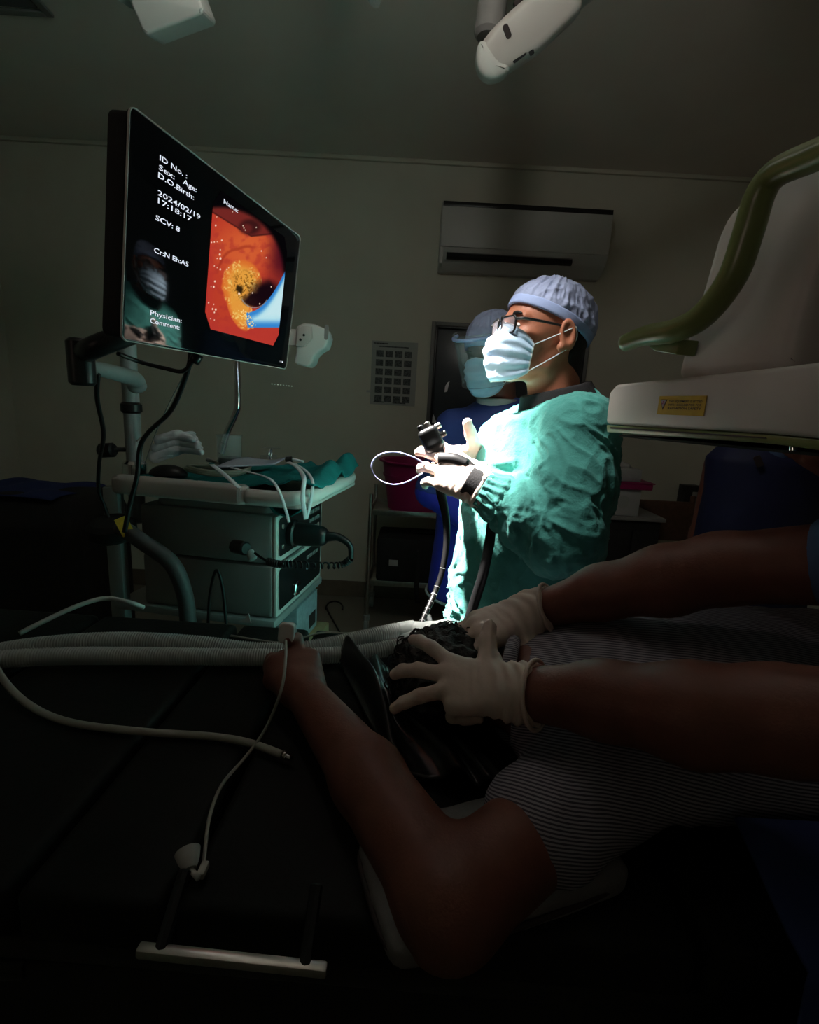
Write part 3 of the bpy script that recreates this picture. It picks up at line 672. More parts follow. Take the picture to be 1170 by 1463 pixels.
# scope hanger: chrome bent pole with white hook head
hY = 1.90
sh = thing('scope_hanger', 'white hook bracket on a bent chrome pole beside the monitor', 'scope hanger', pY(325, 640, 1.9))
tube('pole', [pY(318, 640, hY), pY(325, 617, hY), pY(337, 590, hY), pY(340, 575, hY), pY(339, 540, hY), pY(337, 480, hY), pY(337, 440, hY)], 0.012, 'chrome', sh, seg=14)
rod('foot', pY(316, 648, hY), pY(320, 632, hY), 0.014, 'chrome', sh)
a0 = pY(338, 478, hY); a1 = pY(452, 485, hY-0.06)
md = Vector(a1-a0); L = md.length; hm = frame_m(a0, md, (0, -1, 0.0))
obj('bracket_arm', bm_prism(rrect(L, 0.056, 0.02, 5, L/2, 0), 0.022, hm, 0.004), 'offwhite', sh, smooth='auto')
ho = [(-.035, .035), (-.01, .048), (.03, .048), (.052, .04), (.075, .03), (.085, .005), (.075, -.03), (.05, -.045), (.035, -.06), (.028, -.085), (.012, -.098), (-.03, -.09), (-.04, -.082), (-.032, -.05), (-.035, -.02)]
obj('hook_body', bm_prism(ho, 0.055, hm @ Matrix.Translation((L-0.03, 0, -0.025)), 0.007, seg=3), 'white', sh, smooth='auto')
obj('hook_face', bm_prism([(p[0]*0.78, p[1]*0.8) for p in ho[:2]]+[(.025, .038), (.03, 0), (.0, -.03)]+[(-.03, -.03)], 0.006, hm @ Matrix.Translation((L-0.03, 0, 0.028)), 0.002), 'offwhite', sh, smooth='auto')
obj('hook_slot', bm_prism(rrect(0.014, 0.05, 0.0069), 0.003, frame_m(np.array(hm @ Vector((L+0.048, 0.022, 0.0285))), md, (0, -1, 0)), 0), 'boxgrey', sh)
for (dx, dy) in ((-0.032, 0.008), (-0.044, -0.008)):
    s0 = np.array(hm @ Vector((L+dx, dy, 0.02))); rod('screw', s0, np.array(hm @ Vector((L+dx, dy, 0.037))), 0.0045, 'black', sh, 10)
# ================================================================== surgical lamp and ceiling arms
LAMP = np.array([-0.16, 0.83, 2.34]); AIM = np.array([0.27, 1.08, 1.38])
ld = (AIM-LAMP)/np.linalg.norm(AIM-LAMP)
lm = frame_m(LAMP, np.cross(ld, [0, 1, 0]), ld)     # z along the beam
t = thing('surgical_lamp', 'white surgical lamp head hanging at the top edge above the table', 'lamp', LAMP)
lathe('dome', [(0, -0.10), (0.05, -0.10), (0.10, -0.085), (0.20, -0.055), (0.245, -0.02), (0.25, 0.01), (0.243, 0.016), (0.235, 0.008), (0.0, 0.004)], 'white', t, lm, 48)
for k in range(9):
    a = 2*math.pi*k/9; r_ = 0.155
    lathe('led_lens', [(0, 0.0075), (0.034, 0.0075), (0.036, 0.004)], 'lamp_lens', t, lm @ Matrix.Translation((r_*math.cos(a), r_*math.sin(a), 0.0)), 16)
lathe('handle', [(0, 0.0), (0.016, 0.0), (0.018, 0.02), (0.013, 0.05), (0.016, 0.10), (0.014, 0.125), (0, 0.13)], 'clearp', t, lm, 20)
sh0 = pY(533, 6, 1.05); rod('side_handle', sh0, pY(552, -45, 1.05), .011, 'clearp', t, 14); rod('handle_stem', pY(552, -45, 1.05), LAMP+np.array([.12, .10, .0]), .008, 'white', t, 10)
yk = [LAMP-ld*0.09, LAMP-ld*0.16+[0, 0.02, 0], LAMP+[-0.05, 0.10, 0.30], LAMP+[-0.05, 0.3, 0.42]]
tube('yoke', yk, 0.022, 'white', t, seg=12)
box('spring_arm', LAMP+np.array([-0.05, 0.55, 0.43]), (0.07, 0.55, 0.09), 'white', t, 0.02)
rod('drop_tube', LAMP+np.array([-0.05, 0.82, 0.36]), (LAMP[0]-0.05, LAMP[1]+0.82, CEIL-0.06), 0.03, 'white', t)
lathe('ceiling_canopy', [(0, 0), (0.07, 0), (0.12, 0.05), (0.12, 0.06), (0, 0.06)], 'white', t, Matrix.Translation((LAMP[0]-0.05, LAMP[1]+0.82, CEIL-0.062)), 32)
add_light('surgical_lamp_beam', 'SPOT', LAMP+ld*.02, (.27, 1.08, 1.38), 48.0, (1.0, .96, .90), spot_size=R(35), spot_blend=.9, shadow_soft_size=.09)
add_light('wall_fill_light', 'POINT', LAMP+np.array([.14, .10, .26]), LAMP+np.array([0, 0, 1.]), 7.0, (1.0, .99, .90), shadow_soft_size=.06)  # fill light added above the dome to brighten wall and ceiling
# jointed white arm (upper centre right)
def axp(q0, q1, Y): return pY(*q0, Y), pY(*q1, Y)
t = thing('jointed_boom', 'white jointed ceiling arm with black slots pointing down to the left', 'ceiling arm', pY(705, 85, 1.7))
A0 = pY(702, 82, 1.72); A1 = pY(822, -12, 1.66); d = Vector(A1-A0); L = d.length
am = frame_m(A0, d, (0, -1, -0.35))
out_ = [(-0.03, 0.035), (-0.045, 0.0), (-0.03, -0.035), (0.02, -0.058), (0.12, -0.066), (L, -0.05), (L, 0.05), (0.12, 0.058), (0.03, 0.052)]
obj('arm_shell', bm_prism(out_, 0.10, am @ Matrix.Translation((0, 0, -0.05)), 0.022, seg=4), 'offwhite', t, smooth='auto')
obj('end_cap', bm_prism([(-0.052, 0.0), (-0.045, -0.035), (-0.02, -0.056), (0.02, -0.064), (0.035, -0.05), (0.01, -0.02), (-0.005, 0.045), (-0.03, 0.04)], 0.108, am @ Matrix.Translation((0, 0, -0.054)), 0.016, seg=3), 'white', t, smooth='auto')
for (cx, cy, sx, sy) in ((0.062, -0.04, 0.04, 0.026), (0.095, -0.048, 0.014, 0.03)): obj('slot', bm_prism(rrect(sx, sy, 0.004, 3, cx, cy), 0.002, am @ Matrix.Translation((0, 0, 0.0505-abs(cy)*0.10))), 'black', t)
obj('pivot_screw', bm_prism(rrect(0.016, 0.034, 0.007, 4, 0.055, 0.02), 0.002, am @ Matrix.Translation((0, 0, 0.0495))), 'ink', t)
obj('top_groove', bm_prism(rrect(0.09, 0.016, 0.004, 3, 0.145, 0.062), 0.03, am @ Matrix.Translation((0, 0, 0.0))), 'ink', t)
rod('arm_tube', A1-np.array(d/L)*0.03, A1+np.array(d/L)*0.42, 0.042, 'offwhite', t, 24)
rod('joint_ring', A1-np.array(d/L)*0.035, A1-np.array(d/L)*0.02, 0.05, 'boxgrey', t, 24)
v0 = pY(697, 55, 1.76); rod('drop_tube', v0, (v0[0]+0.03, v0[1]+0.02, CEIL), 0.043, 'boxgrey', t, 24)
# white box-shaped arm end (upper left)
t = thing('examination_lamp', 'white box-shaped lamp head at the top left above the monitor', 'lamp', pY(230, 30, 1.5))
B0 = pY(206, 34, 1.55); B1 = pY(291, 2, 1.55); d = Vector(B1-B0); L = d.length; bm_ = frame_m(B0, d, (0, -1, -0.5))
obj('arm_end', bm_prism(rrect(L, 0.085, 0.012, 4, L/2, 0.045), 0.16, bm_ @ Matrix.Translation((0, -0.035, -0.10)), 0.008, seg=3), 'white', t, smooth='auto')
obj('cover', bm_prism(rrect(L*0.92, 0.16, 0.012, 4, L/2-0.03, 0.155), 0.14, bm_ @ Matrix.Translation((-0.006, -0.035, -0.05)), 0.008, seg=3), 'white', t, smooth='auto')
bt = np.array(bm_ @ Vector((L/2, 0.20, -0.03))); rod('drop_tube', bt, (bt[0], bt[1], CEIL), 0.035, 'white', t, 20)
bl0 = np.array([-.46, 1.24, 2.40]); bl1 = np.array([0.055, 1.225, 1.33]); bdir = (bl1-bl0)/np.linalg.norm(bl1-bl0)
lathe('lens_ring', [(.030, 0), (.045, 0), (.050, .02), (.044, .03), (.040, .012), (.030, .006)], 'white', t, Matrix.Translation(Vector(bl0)) @ Vector(bdir).to_track_quat('Z', 'Y').to_matrix().to_4x4(), 28)
lathe('lit_lens', [(0, .004), (.03, .004), (.031, .001)], 'led', t, Matrix.Translation(Vector(bl0)) @ Vector(bdir).to_track_quat('Z', 'Y').to_matrix().to_4x4(), 28)
add_light('examination_beam', 'SPOT', bl0+bdir*.035, bl1, 1700.0, (1.0, 0.94, 0.87), spot_size=R(29.5), spot_blend=1.0, shadow_soft_size=0.04)

# ================================================================== C-arm detector (right)
t = thing('c_arm_detector', 'cream C-arm x-ray detector head with green handle bar and yellow warning label', 'x-ray machine', (0.5, 0.9, 1.40))
Dl, Dr_ = .85, .50
CPl = _C+ray(865, 612)*Dl; CPr = _C+ray(1165, 634)*Dr_
e1 = CPr-CPl; e1[2] = 0; e1 /= np.linalg.norm(e1); cnrm = np.cross(e1, [0, 0, 1.0]); cnrm = cnrm if cnrm[0] < 0 else -cnrm   # faces the table head
def pP(x, y, off=0.0):
    o_ = CPl+cnrm*off; d = ray(x, y); return _C+d*(((o_-_C)@cnrm)/(d@cnrm))
zb = min(CPl[2], CPr[2])
def plate(name, px_list, off, thick, m, bev, seg=3):
    """outline on the near face of the detector, given depth away from the viewer"""
    w_ = [pP(x, y, off) for x, y in px_list]; o_ = w_[0]
    mtx = frame_m(o_, e1, cnrm); inv = mtx.inverted(); pl2 = [inv @ Vector(p) for p in w_]
    return obj(name, bm_prism([(p[0], p[1]) for p in pl2], thick, mtx @ Matrix.Translation((0, 0, -thick)), bev, seg=seg), m, t, smooth='auto')
plate('detector_base', [(865, 606), (866, 590), (870, 560), (880, 549), (960, 541), (1112, 524), (1260, 505), (1260, 636), (1100, 620)], 0, .36, 'offwhite', .006)
plate('green_rim', [(867, 618), (866, 607), (1100, 621), (1255, 636), (1255, 655), (1100, 634)], -.002, .35, 'green', .002)
plate('rim_groove', [(872, 610), (1092, 624.5), (1094, 627), (872, 612.5)], .0005, .002, 'ink', 0)
plate('grid_plate', [(885, 621), (1250, 655), (1250, 660), (885, 624)], -.03, .28, 'blackmatte', 0)
rod('plate_screw', pP(1133, 645, -.02), pP(1134, 632, -.02), .004, 'chrome', t, 10)
plate('detector_hood', [(962, 545), (975, 490), (998, 420), (1020, 340), (1034, 308), (1058, 282), (1085, 268), (1130, 240), (1250, 180), (1420, 150), (1420, 250), (1230, 330), (1175, 370), (1165, 390), (1150, 440), (1135, 500), (1122, 533)], -.02, .22, 'offwhite', .016, 4)
plate('dark_recess', [(1118, 535), (1135, 500), (1150, 440), (1165, 390), (1175, 370), (1230, 330), (1400, 300), (1400, 520)], -.06, .14, 'boxgrey', .004)
hdl = [pP(893, 490, .035), pP(925, 479, .03), pP(965, 472, .025), pP(1005, 450, .018), pP(1045, 398, .014), pP(1068, 335, .014), pP(1086, 278, .014), pP(1110, 247, .014), pP(1165, 222, .014), pP(1240, 190, .014), pP(1330, 160, .0)]
tube('handle_bar', hdl, [.0125, .0145, .0155, .0160, .0165, .0160, .0150, .0150, .0150, .0150], 'green', t, seg=18)
plate('handle_web', [(925, 494), (972, 484), (966, 507), (935, 502)], .012, .03, 'green', .002)
arcc = CPl+e1*.16-cnrm*.18
arc = [np.array([arcc[0]+.05+.80*math.cos(a), arcc[1], 1.05+.80*math.sin(a)]) for a in np.linspace(1.45, -1.35, 26)]
V, Fq = sweep(arc, 0.065, 12); link('c_arc', mesh_np('c_arc', V, Fq), 'offwhite', t)
box('tube_head', (arcc[0]+.12, arcc[1], 0.33), (0.30, 0.26, 0.26), 'offwhite', t, 0.03)
# warning label
lo_ = pP(939, 592, .0006); lw = float(np.linalg.norm((pP(1006, 592, .0006)-lo_)[:2])); lh = float((pP(940, 566, .0006)-lo_)[2])
lab = lo_; UZ = np.array([0, 0, 1.]); lmx = frame_m(lab, e1, cnrm)
o = obj('warning_label', bm_prism([(0, 0), (lw, 0), (lw, lh), (0, lh)], .0008, lmx), 'yellow', t)
for k, s_ in enumerate(('THIS EQUIPMENT IS FITTED', 'WITH COLLIMATOR FOR', 'RADIATION SAFETY')):
    text_on('label_text', s_, lab+e1*lw*.24+UZ*lh*(.66-k*.18)+cnrm*.0012, e1, UZ, lw*.70, lh*.115, 'ink', o, bold=0.02)
obj('warning_triangle', bm_prism([(lw*.04, lh*.82), (lw*.20, lh*.82), (lw*.12, lh*.26)], .0003, lmx @ Matrix.Translation((0, 0, .0008))), 'ink', o)
obj('triangle_field', bm_prism([(lw*.065, lh*.77), (lw*.175, lh*.77), (lw*.12, lh*.37)], .0003, lmx @ Matrix.Translation((0, 0, .0011))), 'label', o)
for a in (90, 210, 330):
    c_ = (lw*.12, lh*.63); obj('trefoil_blade', bm_prism([c_]+[(c_[0]+lh*.1*math.cos(R(a+q)), c_[1]+lh*.1*math.sin(R(a+q))) for q in (-28, 0, 28)], .0002, lmx @ Matrix.Translation((0, 0, .0014))), 'pink', o)

# ================================================================== steel trolley by the back wall
tx0, tx1, ty0, ty1 = -0.235, 0.42, 2.96, 3.36
t = thing('steel_trolley', 'stainless steel two-shelf trolley standing by the back wall', 'trolley', ((tx0+tx1)/2, (ty0+ty1)/2, 0))
for x in (tx0, tx1):
    for y in (ty0, ty1):
        rod('post', (x, y, 0.11), (x, y, 0.89), 0.0125, 'steel', t, 14)
        rod('caster_fork', (x, y, 0.075), (x, y, 0.115), 0.022, 'grey', t, 12)
        lathe('caster', [(0, 0), (0.038, 0), (0.042, 0.006), (0.042, 0.022), (0.038, 0.028), (0, 0.028)], 'grey', t, Matrix.Translation((x-0.014, y, 0.043)) @ Matrix.Rotation(R(90), 4, 'Y'), 20)
for z, nm in ((0.765, 'upper_shelf'), (0.315, 'lower_shelf')):
    box(nm, ((tx0+tx1)/2, (ty0+ty1)/2, z), (tx1-tx0-0.01, ty1-ty0-0.01, 0.006), 'steel', t, 0.001)
    for y in (ty0, ty1): box('shelf_rim', ((tx0+tx1)/2, y, z+0.012), (tx1-tx0-0.024, 0.006, 0.034), 'steel', t, 0.002)
    for x in (tx0, tx1): box('shelf_rim', (x, (ty0+ty1)/2, z+0.012), (0.006, ty1-ty0-0.024, 0.034), 'steel', t, 0.002)
t = thing('basin', 'magenta plastic basin on the top shelf of the steel trolley', 'basin', (0.03, 3.15, 0.77))
lathe('bowl', [(0, 0), (0.15, 0), (0.17, 0.012), (0.215, 0.30), (0.235, 0.305), (0.238, 0.312), (0.232, 0.318), (0.208, 0.312), (0.16, 0.02), (0, 0.015)], 'pink', t, Matrix.Translation((0.03, 3.15, 0.77)), 40)
lathe('rim_band', [(0.204, 0.215), (0.209, 0.215), (0.211, 0.23), (0.206, 0.23)], 'pink', t, Matrix.Translation((0.03, 3.15, 0.77)), 40)
t = thing('black_case', 'black carrying case with pale label on the lower trolley shelf', 'case', (0.09, 3.15, 0.32))
box('case_body', (0.09, 3.14, 0.47), (0.56, 0.30, 0.29), 'blackmatte', t, 0.02)
box('case_label', (pY(562, 803, 2.985)[0], 2.987, 0.455), (0.055, 0.003, 0.04), 'label', t, 0.001)
ribbon('strap', [(0.07, 2.985, 0.55), (0.07, 2.955, 0.40), (0.07, 2.94, 0.30), (0.085, 2.95, 0.21)], 0.03, 'blackmatte', t, (1, 0, 0), 0.004)
box('case_handle', (0.09, 3.14, 0.622), (0.14, 0.03, 0.018), 'black', t, 0.006)

# ================================================================== dark supply cabinet on the right
sy = 2.75
t = thing('supply_cabinet', 'dark low supply cabinet behind the person in the teal gown', 'cabinet', (1.28, sy, 0))
cx0, cx1 = pY(858, 790, sy)[0], pY(938, 790, sy)[0]
zt = pY(900, 742, sy)[2]
box('cabinet_body', ((cx0+cx1)/2, sy+0.2, zt/2), (cx1-cx0, 0.4, zt-0.01), 'blackmatte', t, 0.006)
for k in range(2): 
    dr = box('cabinet_door', (cx0+(cx1-cx0)*(0.26+0.48*k), sy-0.006, zt/2), ((cx1-cx0)*0.46, 0.012, zt*0.86), 'boxgrey' if False else 'blackmatte', t, 0.004)
    rod('door_handle', (cx0+(cx1-cx0)*(0.45+0.1*k), sy-0.02, zt*0.62), (cx0+(cx1-cx0)*(0.45+0.1*k), sy-0.02, zt*0.74), 0.005, 'steel', dr, 8)
box('worktop', ((cx0+cx1)/2, sy+0.2, zt+0.006), (cx1-cx0+0.03, 0.44, 0.022), 'boxgrey', t, 0.004)
ztt = zt+0.018
t = thing('glove_box', 'white dispenser box with round opening on the dark cabinet', 'box', pY(897, 735, sy))
g = pY(897, 722, sy); box('carton', (g[0], sy+0.05, ztt+0.075), (0.13, 0.10, 0.15), 'label', t, 0.004)
rod('opening_ring', (g[0]-0.03, sy+0.001, ztt+0.08), (g[0]-0.03, sy-0.002, ztt+0.08), 0.035, 'paper', t, 20)
t = thing('wipe_tub', 'small white tub beside the dispenser box on the dark cabinet', 'tub', (pY(868, 735, sy)[0], sy+0.07, ztt))
lathe('tub_body', [(0, 0), (0.045, 0), (0.048, 0.01), (0.048, 0.12), (0.044, 0.125), (0, 0.125)], 'label', t, Matrix.Translation((pY(868, 735, sy)[0], sy+0.07, ztt)), 20)
lathe('tub_lid', [(0, 0.125), (0.05, 0.125), (0.05, 0.14), (0.02, 0.15), (0, 0.15)], 'paper', t, Matrix.Translation((pY(868, 735, sy)[0], sy+0.07, ztt)), 20)
pt_ = pY(893, 703, sy); t = thing('pink_tray', 'magenta tray lying across the boxes on the dark cabinet', 'tray', (pt_[0], sy+0.1, pt_[2]))
zp = ztt+0.152
obj('tray', bm_prism([(-.14, -.1), (.14, -.1), (.18, 0), (.14, .1), (-.14, .1)], 0.035, Matrix.Translation((pt_[0], sy+0.08, zp)), 0.006), 'pink', t, smooth='auto')
box('tray_rim', (pt_[0], sy+0.08, zp+0.037), (0.30, 0.21, 0.006), 'pink', t, 0.002)
t = thing('tissue_pack', 'white paper pack lying on the magenta tray', 'pack', (pt_[0]-0.02, sy+0.08, zp+0.04))
box('carton', (pt_[0]-0.02, sy+0.07, zp+0.076), (0.20, 0.14, 0.07), 'label', t, 0.006)
sdf_obj('crumpled_tissue', lambda P: ell(P, (pt_[0]-0.03, sy+0.07, zp+0.115), (0.07, 0.05, 0.03))+0.012*(ridge(P*25)-.5), grid(pt_[0]-.12, pt_[0]+.06, .006), grid(sy, sy+.14, .006), grid(zp+.06, zp+.16, .006), 'label', t)
# chair back and brown cushion farther right
t = thing('wooden_chair', 'dark wooden chair in the gloom beside the supply cabinet', 'chair', (1.70, 2.8, 0))
c = pY(958, 800, 2.9)
box('seat', (c[0]+0.06, 2.98, 0.45), (0.42, 0.42, 0.05), 'wood', t, 0.01); 
for sx in (-0.18, 0.18):
    for sy_ in (-0.18, 0.18): rod('leg', (c[0]+0.06+sx, 2.98+sy_, 0), (c[0]+0.06+sx, 2.98+sy_, 0.43), 0.018, 'wood', t, 10)
    rod('back_post', (c[0]+0.06+sx, 3.17, 0.46), (c[0]+0.06+sx, 3.20, 0.95), 0.016, 'wood', t, 10)
box('backrest', (c[0]+0.06, 3.19, 0.78), (0.38, 0.03, 0.26), 'wood', t, 0.01)
t = thing('wall_box', 'dark narrow box on the back wall left of the navy apron', 'box', (pY(978, 715, WY)[0], WY, 0.9))
g0 = pY(978, 715, WY); box('box_body', (g0[0], WY-0.05, g0[2]), (0.12, 0.1, 0.24), 'black', t, 0.008); box('box_face', (g0[0]+0.02, WY-0.102, g0[2]), (0.06, 0.006, 0.16), 'boxgrey', t, 0.003)

# ================================================================== dark machine at the far left
mY = 2.3
t = thing('shrouded_machine', 'black machine in deep shadow at the far left with blue cloth on top', 'machine', (-1.9, mY, 0))
ml = pY(40, 790, mY); zt_ = ml[2]
sdf_obj('machine_body', lambda P: smin(rboxd(P, (-1.92, mY+.1, .42), (.42, .25, .40), .06), rboxd(P, (-1.78, mY+.1, .86), (.26, .2, .06), .05), .12), grid(-2.42, -1.4, .02), grid(mY-.25, mY+.45, .02), grid(-.02, 1.0, .02), 'blackmatte', t)
cloth_grid('blue_cloth', lambda U, W: np.stack([-2.15+0.55*U, mY-0.12+0.4*W, 0.93+0.02*np.sin(U*9)*np.sin(W*7)-0.05*(U-.5)**2], -1), 24, 16, 'bluecloth', t, 0.006)
tube('antenna', [pY(76, 755, mY), pY(72, 738, mY), pY(69, 718, mY)], 0.008, 'black', t, seg=8)
# ================================================================== people: builders
def hand_sdf(side=1, curl=((.2, .3, .2),)*4, spread=(.22, .05, -.08, -.2), thumb=((0.035, 0.042, -0.012), (0.065, 0.060, -0.016), (0.092, 0.066, -0.014)), cuff=0.05, fat=1.0, cuff_r=0.030, cuff_dir=(-1, 0, 0)):
    cd = np.array(cuff_dir, float); cd /= np.linalg.norm(cd); cdm = (cd*np.array([1, side, 1])).astype(np.float32)
    """local frame: wrist at origin, fingers +x, back of hand +z, thumb +y (side=1 right hand; -1 mirrored)"""
    bases = [(0.088, 0.030, 0.0), (0.092, 0.010, 0.003), (0.088, -0.011, 0.001), (0.078, -0.030, -0.004)]
    lens = [(0.042, 0.026, 0.020), (0.046, 0.029, 0.021), (0.042, 0.027, 0.020), (0.033, 0.021, 0.018)]
    rads = [0.0098, 0.0100, 0.0095, 0.0085]
    segs = []
    for k in range(4):
        p = np.array(bases[k]); a = spread[k]; th = 0.0; r_ = rads[k]*fat; pts = [p]; 
        for jn in range(3):
            th += curl[k][jn]; d = np.array([math.cos(th)*math.cos(a), math.cos(th)*math.sin(a), -math.sin(th)])
            p = p + d*lens[k][jn]; pts.append(p)
        segs.append((pts, [r_*1.08, r_*1.02, r_*0.94, r_*0.80]))
    tp = [np.array(v) for v in thumb]
    def fn(P):
        P = P*np.array([1, side, 1], np.float32)
        d = None
        for k in range(4):
            m_ = rc(P, (0.008, bases[k][1]*0.55, 0), bases[k], 0.019, 0.0135*fat)
            d = m_ if d is None else smin(d, m_, 0.012)
        d = smin(d, chain(P, [cdm*(cuff+.02), cdm*.008, (0.015, 0, 0)], [cuff_r+.003, cuff_r*.93, 0.025], .01), 0.02)
        d = smin(d, rc(P, (0.012, 0.014, -0.006), tp[0], 0.019, 0.0145*fat), 0.012)
        d = smin(d, chain(P, tp, [0.0140*fat, 0.0120*fat, 0.0098*fat], 0.006), 0.006)
        f = None
        for pts, rr in segs:
            e = chain(P, pts, rr, 0.004); f = e if f is None else np.minimum(f, e)
        d = smin(d, f, 0.007)
        return np.maximum(d, P@cdm-cuff)
    return fn
def make_glove(name, mtx, parent, m='glove', side=1, h=0.0027, wr=0.0012, cuffring=True, **kw):
    cuff = kw.get('cuff', 0.05); cr = kw.get('cuff_r', 0.030)
    fn = hand_sdf(side, **kw)
    def disp(V):
        wz = np.clip((0.075-V[:, 0])/0.07, 0, 1)
        fold = np.sin((V[:, 0]+0.014*fbm(V*22, 2)+0.25*V[:, 1]*0.6)*2*math.pi/0.0145)
        return wr*(ridge(V*np.array([60, 28, 28]))-.45)+0.0024*wz*fold*(0.4+0.6*fbm(V*30+7, 2))
    o = sdf_obj(name, fn, grid(-cuff-.02, 0.215, h), grid(-0.125, 0.125, h), grid(-0.12, 0.075, h), m, parent, mtx, 1, disp)
    if cuffring:
        cd = np.array(kw.get('cuff_dir', (-1, 0, 0)), float); cd /= np.linalg.norm(cd)
        e_ = np.cross(cd, [0, 1., 0]); e_ /= np.linalg.norm(e_); f_ = np.cross(cd, e_)
        rg = xform(np.array([cd*(cuff-.002)+(cr+.0035)*(math.cos(a)*e_+math.sin(a)*f_) for a in np.linspace(0, 2*math.pi, 33)]), mtx)
        V, Fq = sweep(rg, 0.0026, 8, False); link('cuff_bead', mesh_np('cuff_bead', V, Fq), m, o)
    return o
def head_sdf(P):
    """local: face +x, left +y, up +z; eyes at z=0, chin z=-.115, crown z=+.115"""
    Q = P.copy(); Q[..., 1] = np.abs(Q[..., 1])
    d = ell(P, (-.010, 0, .028), (.101, .077, .088))
    d = smin(d, ell(P, (.036, 0, -.030), (.060, .060, .084)), .03)
    d = smin(d, chain(Q, [(-.010, .058, -.040), (.004, .052, -.075), (.066, .014, -.102)], [.016, .015, .014], .01), .025)
    d = smin(d, ell(P, (.068, 0, -.098), (.024, .024, .018)), .02)
    d = smin(d, ell(Q, (.064, .046, -.030), (.022, .018, .018)), .02)
    d = smin(d, rc(Q, (.089, .0, .016), (.078, .046, .016), .011, .009), .012)
    d = smax(d, -ell(Q, (.098, .031, -.004), (.014, .017, .011)), .010)
    d = smin(d, chain(P, [(.090, 0, .004), (.108, 0, -.030), (.116, 0, -.044)], [.0075, .0095, .0105], .005), .010)
    d = smin(d, ell(Q, (.102, .011, -.046), (.011, .009, .008)), .006)
    d = smin(d, rc(Q, (.099, 0, -.068), (.088, .022, -.070), .0070, .0045), .006)
    d = smin(d, rc(Q, (.098, 0, -.079), (.088, .018, -.077), .0075, .0045), .004)
    ear = ell(Q, (-.014, .086, -.008), (.021, .011, .035), rotear)
    ear = smax(ear, -ell(Q, (-.010, .096, -.003), (.013, .009, .024), rotear), .003)
    ear = smin(ear, ell(Q, (-.004, .086, -.037), (.010, .008, .011)), .006)
    d = smin(d, ear, .005)
    return d
_a = R(14); rotear = np.array([[math.cos(_a), 0, math.sin(_a)], [0, 1, 0], [-math.sin(_a), 0, math.cos(_a)]])
def local(P, mtx):
    m = np.array(mtx.inverted(), np.float32); return P@m[:3, :3].T + m[:3, 3]
def build_body(name, fn, xs, ys, zs, m, parent): return sdf_obj(name, fn, xs, ys, zs, m, parent, None, 1)
def eyes(hm, parent):
    for s_ in (-1, 1):
        lathe('eye', [(0, -.0115), (.008, -.008), (.0115, 0), (.008, .008), (0, .0115)], 'eyewhite', parent, hm @ Matrix.Translation((.0775, s_*.031, -.003)), 16)
        e = lathe('iris', [(0, .0005), (.005, 0), (.0056, -.001)], 'eye', parent, hm @ Matrix.Translation((.0890, s_*.031, -.003)) @ Matrix.Rotation(R(90), 4, 'Y'), 14)
        rodp = [hm @ Vector((.096-abs(k-.4)*.012, s_*(.016+.036*k), .017+.006*math.sin(k*2.6))) for k in np.linspace(0, 1, 6)]
        tube('eyebrow', [np.array(p) for p in rodp], [.0025, .004, .0035, .0015], 'hair', parent, seg=8, smooth=3)
def bouffant(hm, parent, zf=0.062, zb=-0.035, puff=0.012, m='cap', amp=0.006, band=True, zside=None):
    """cap over the skull, lower edge from forehead height zf to nape height zb"""
    def edge(P): return zf+(P[..., 0]-.09)/(-.19)*(zb-zf)
    def base(P): return ell(P, (-.012, 0, .030), (.104+puff*.7, .079+puff*.6, .088+puff))
    def fn(P):
        d = base(P)
        return smax(d, edge(P)-P[..., 2], .006)
    def disp(V):
        ang = np.arctan2(V[:, 1], V[:, 0]+.02); rad = np.hypot(V[:, 0]+.02, V[:, 1])
        Q = np.stack([ang*5.5, V[:, 2]*16, rad*9], -1)
        Q2 = np.stack([V[:, 0]*36, V[:, 1]*60, V[:, 2]*30], -1)
        low = np.clip((V[:, 2]-edge(V)-.012)/.02, 0, 1)
        return low*amp*((ridge(Q, 2)-.42)*1.3+0.7*(ridge(Q2, 2)-.45))
    o = sdf_obj('surgical_cap', fn, grid(-.15, .12, .0026), grid(-.11, .11, .0026), grid(-.07, .15, .0026), m, parent, hm, 1, disp)
    if band:
        def fb(P):
            d = base(P)-.0022; e = edge(P)
            return smax(np.maximum(d, -(base(P)+.006)), np.maximum(e-.004-P[..., 2], P[..., 2]-e-.020), .003)
        sdf_obj('cap_band', fb, grid(-.15, .12, .0026), grid(-.11, .11, .0026), grid(-.07, .13, .0026), 'capband', o, hm, 1)
    return o
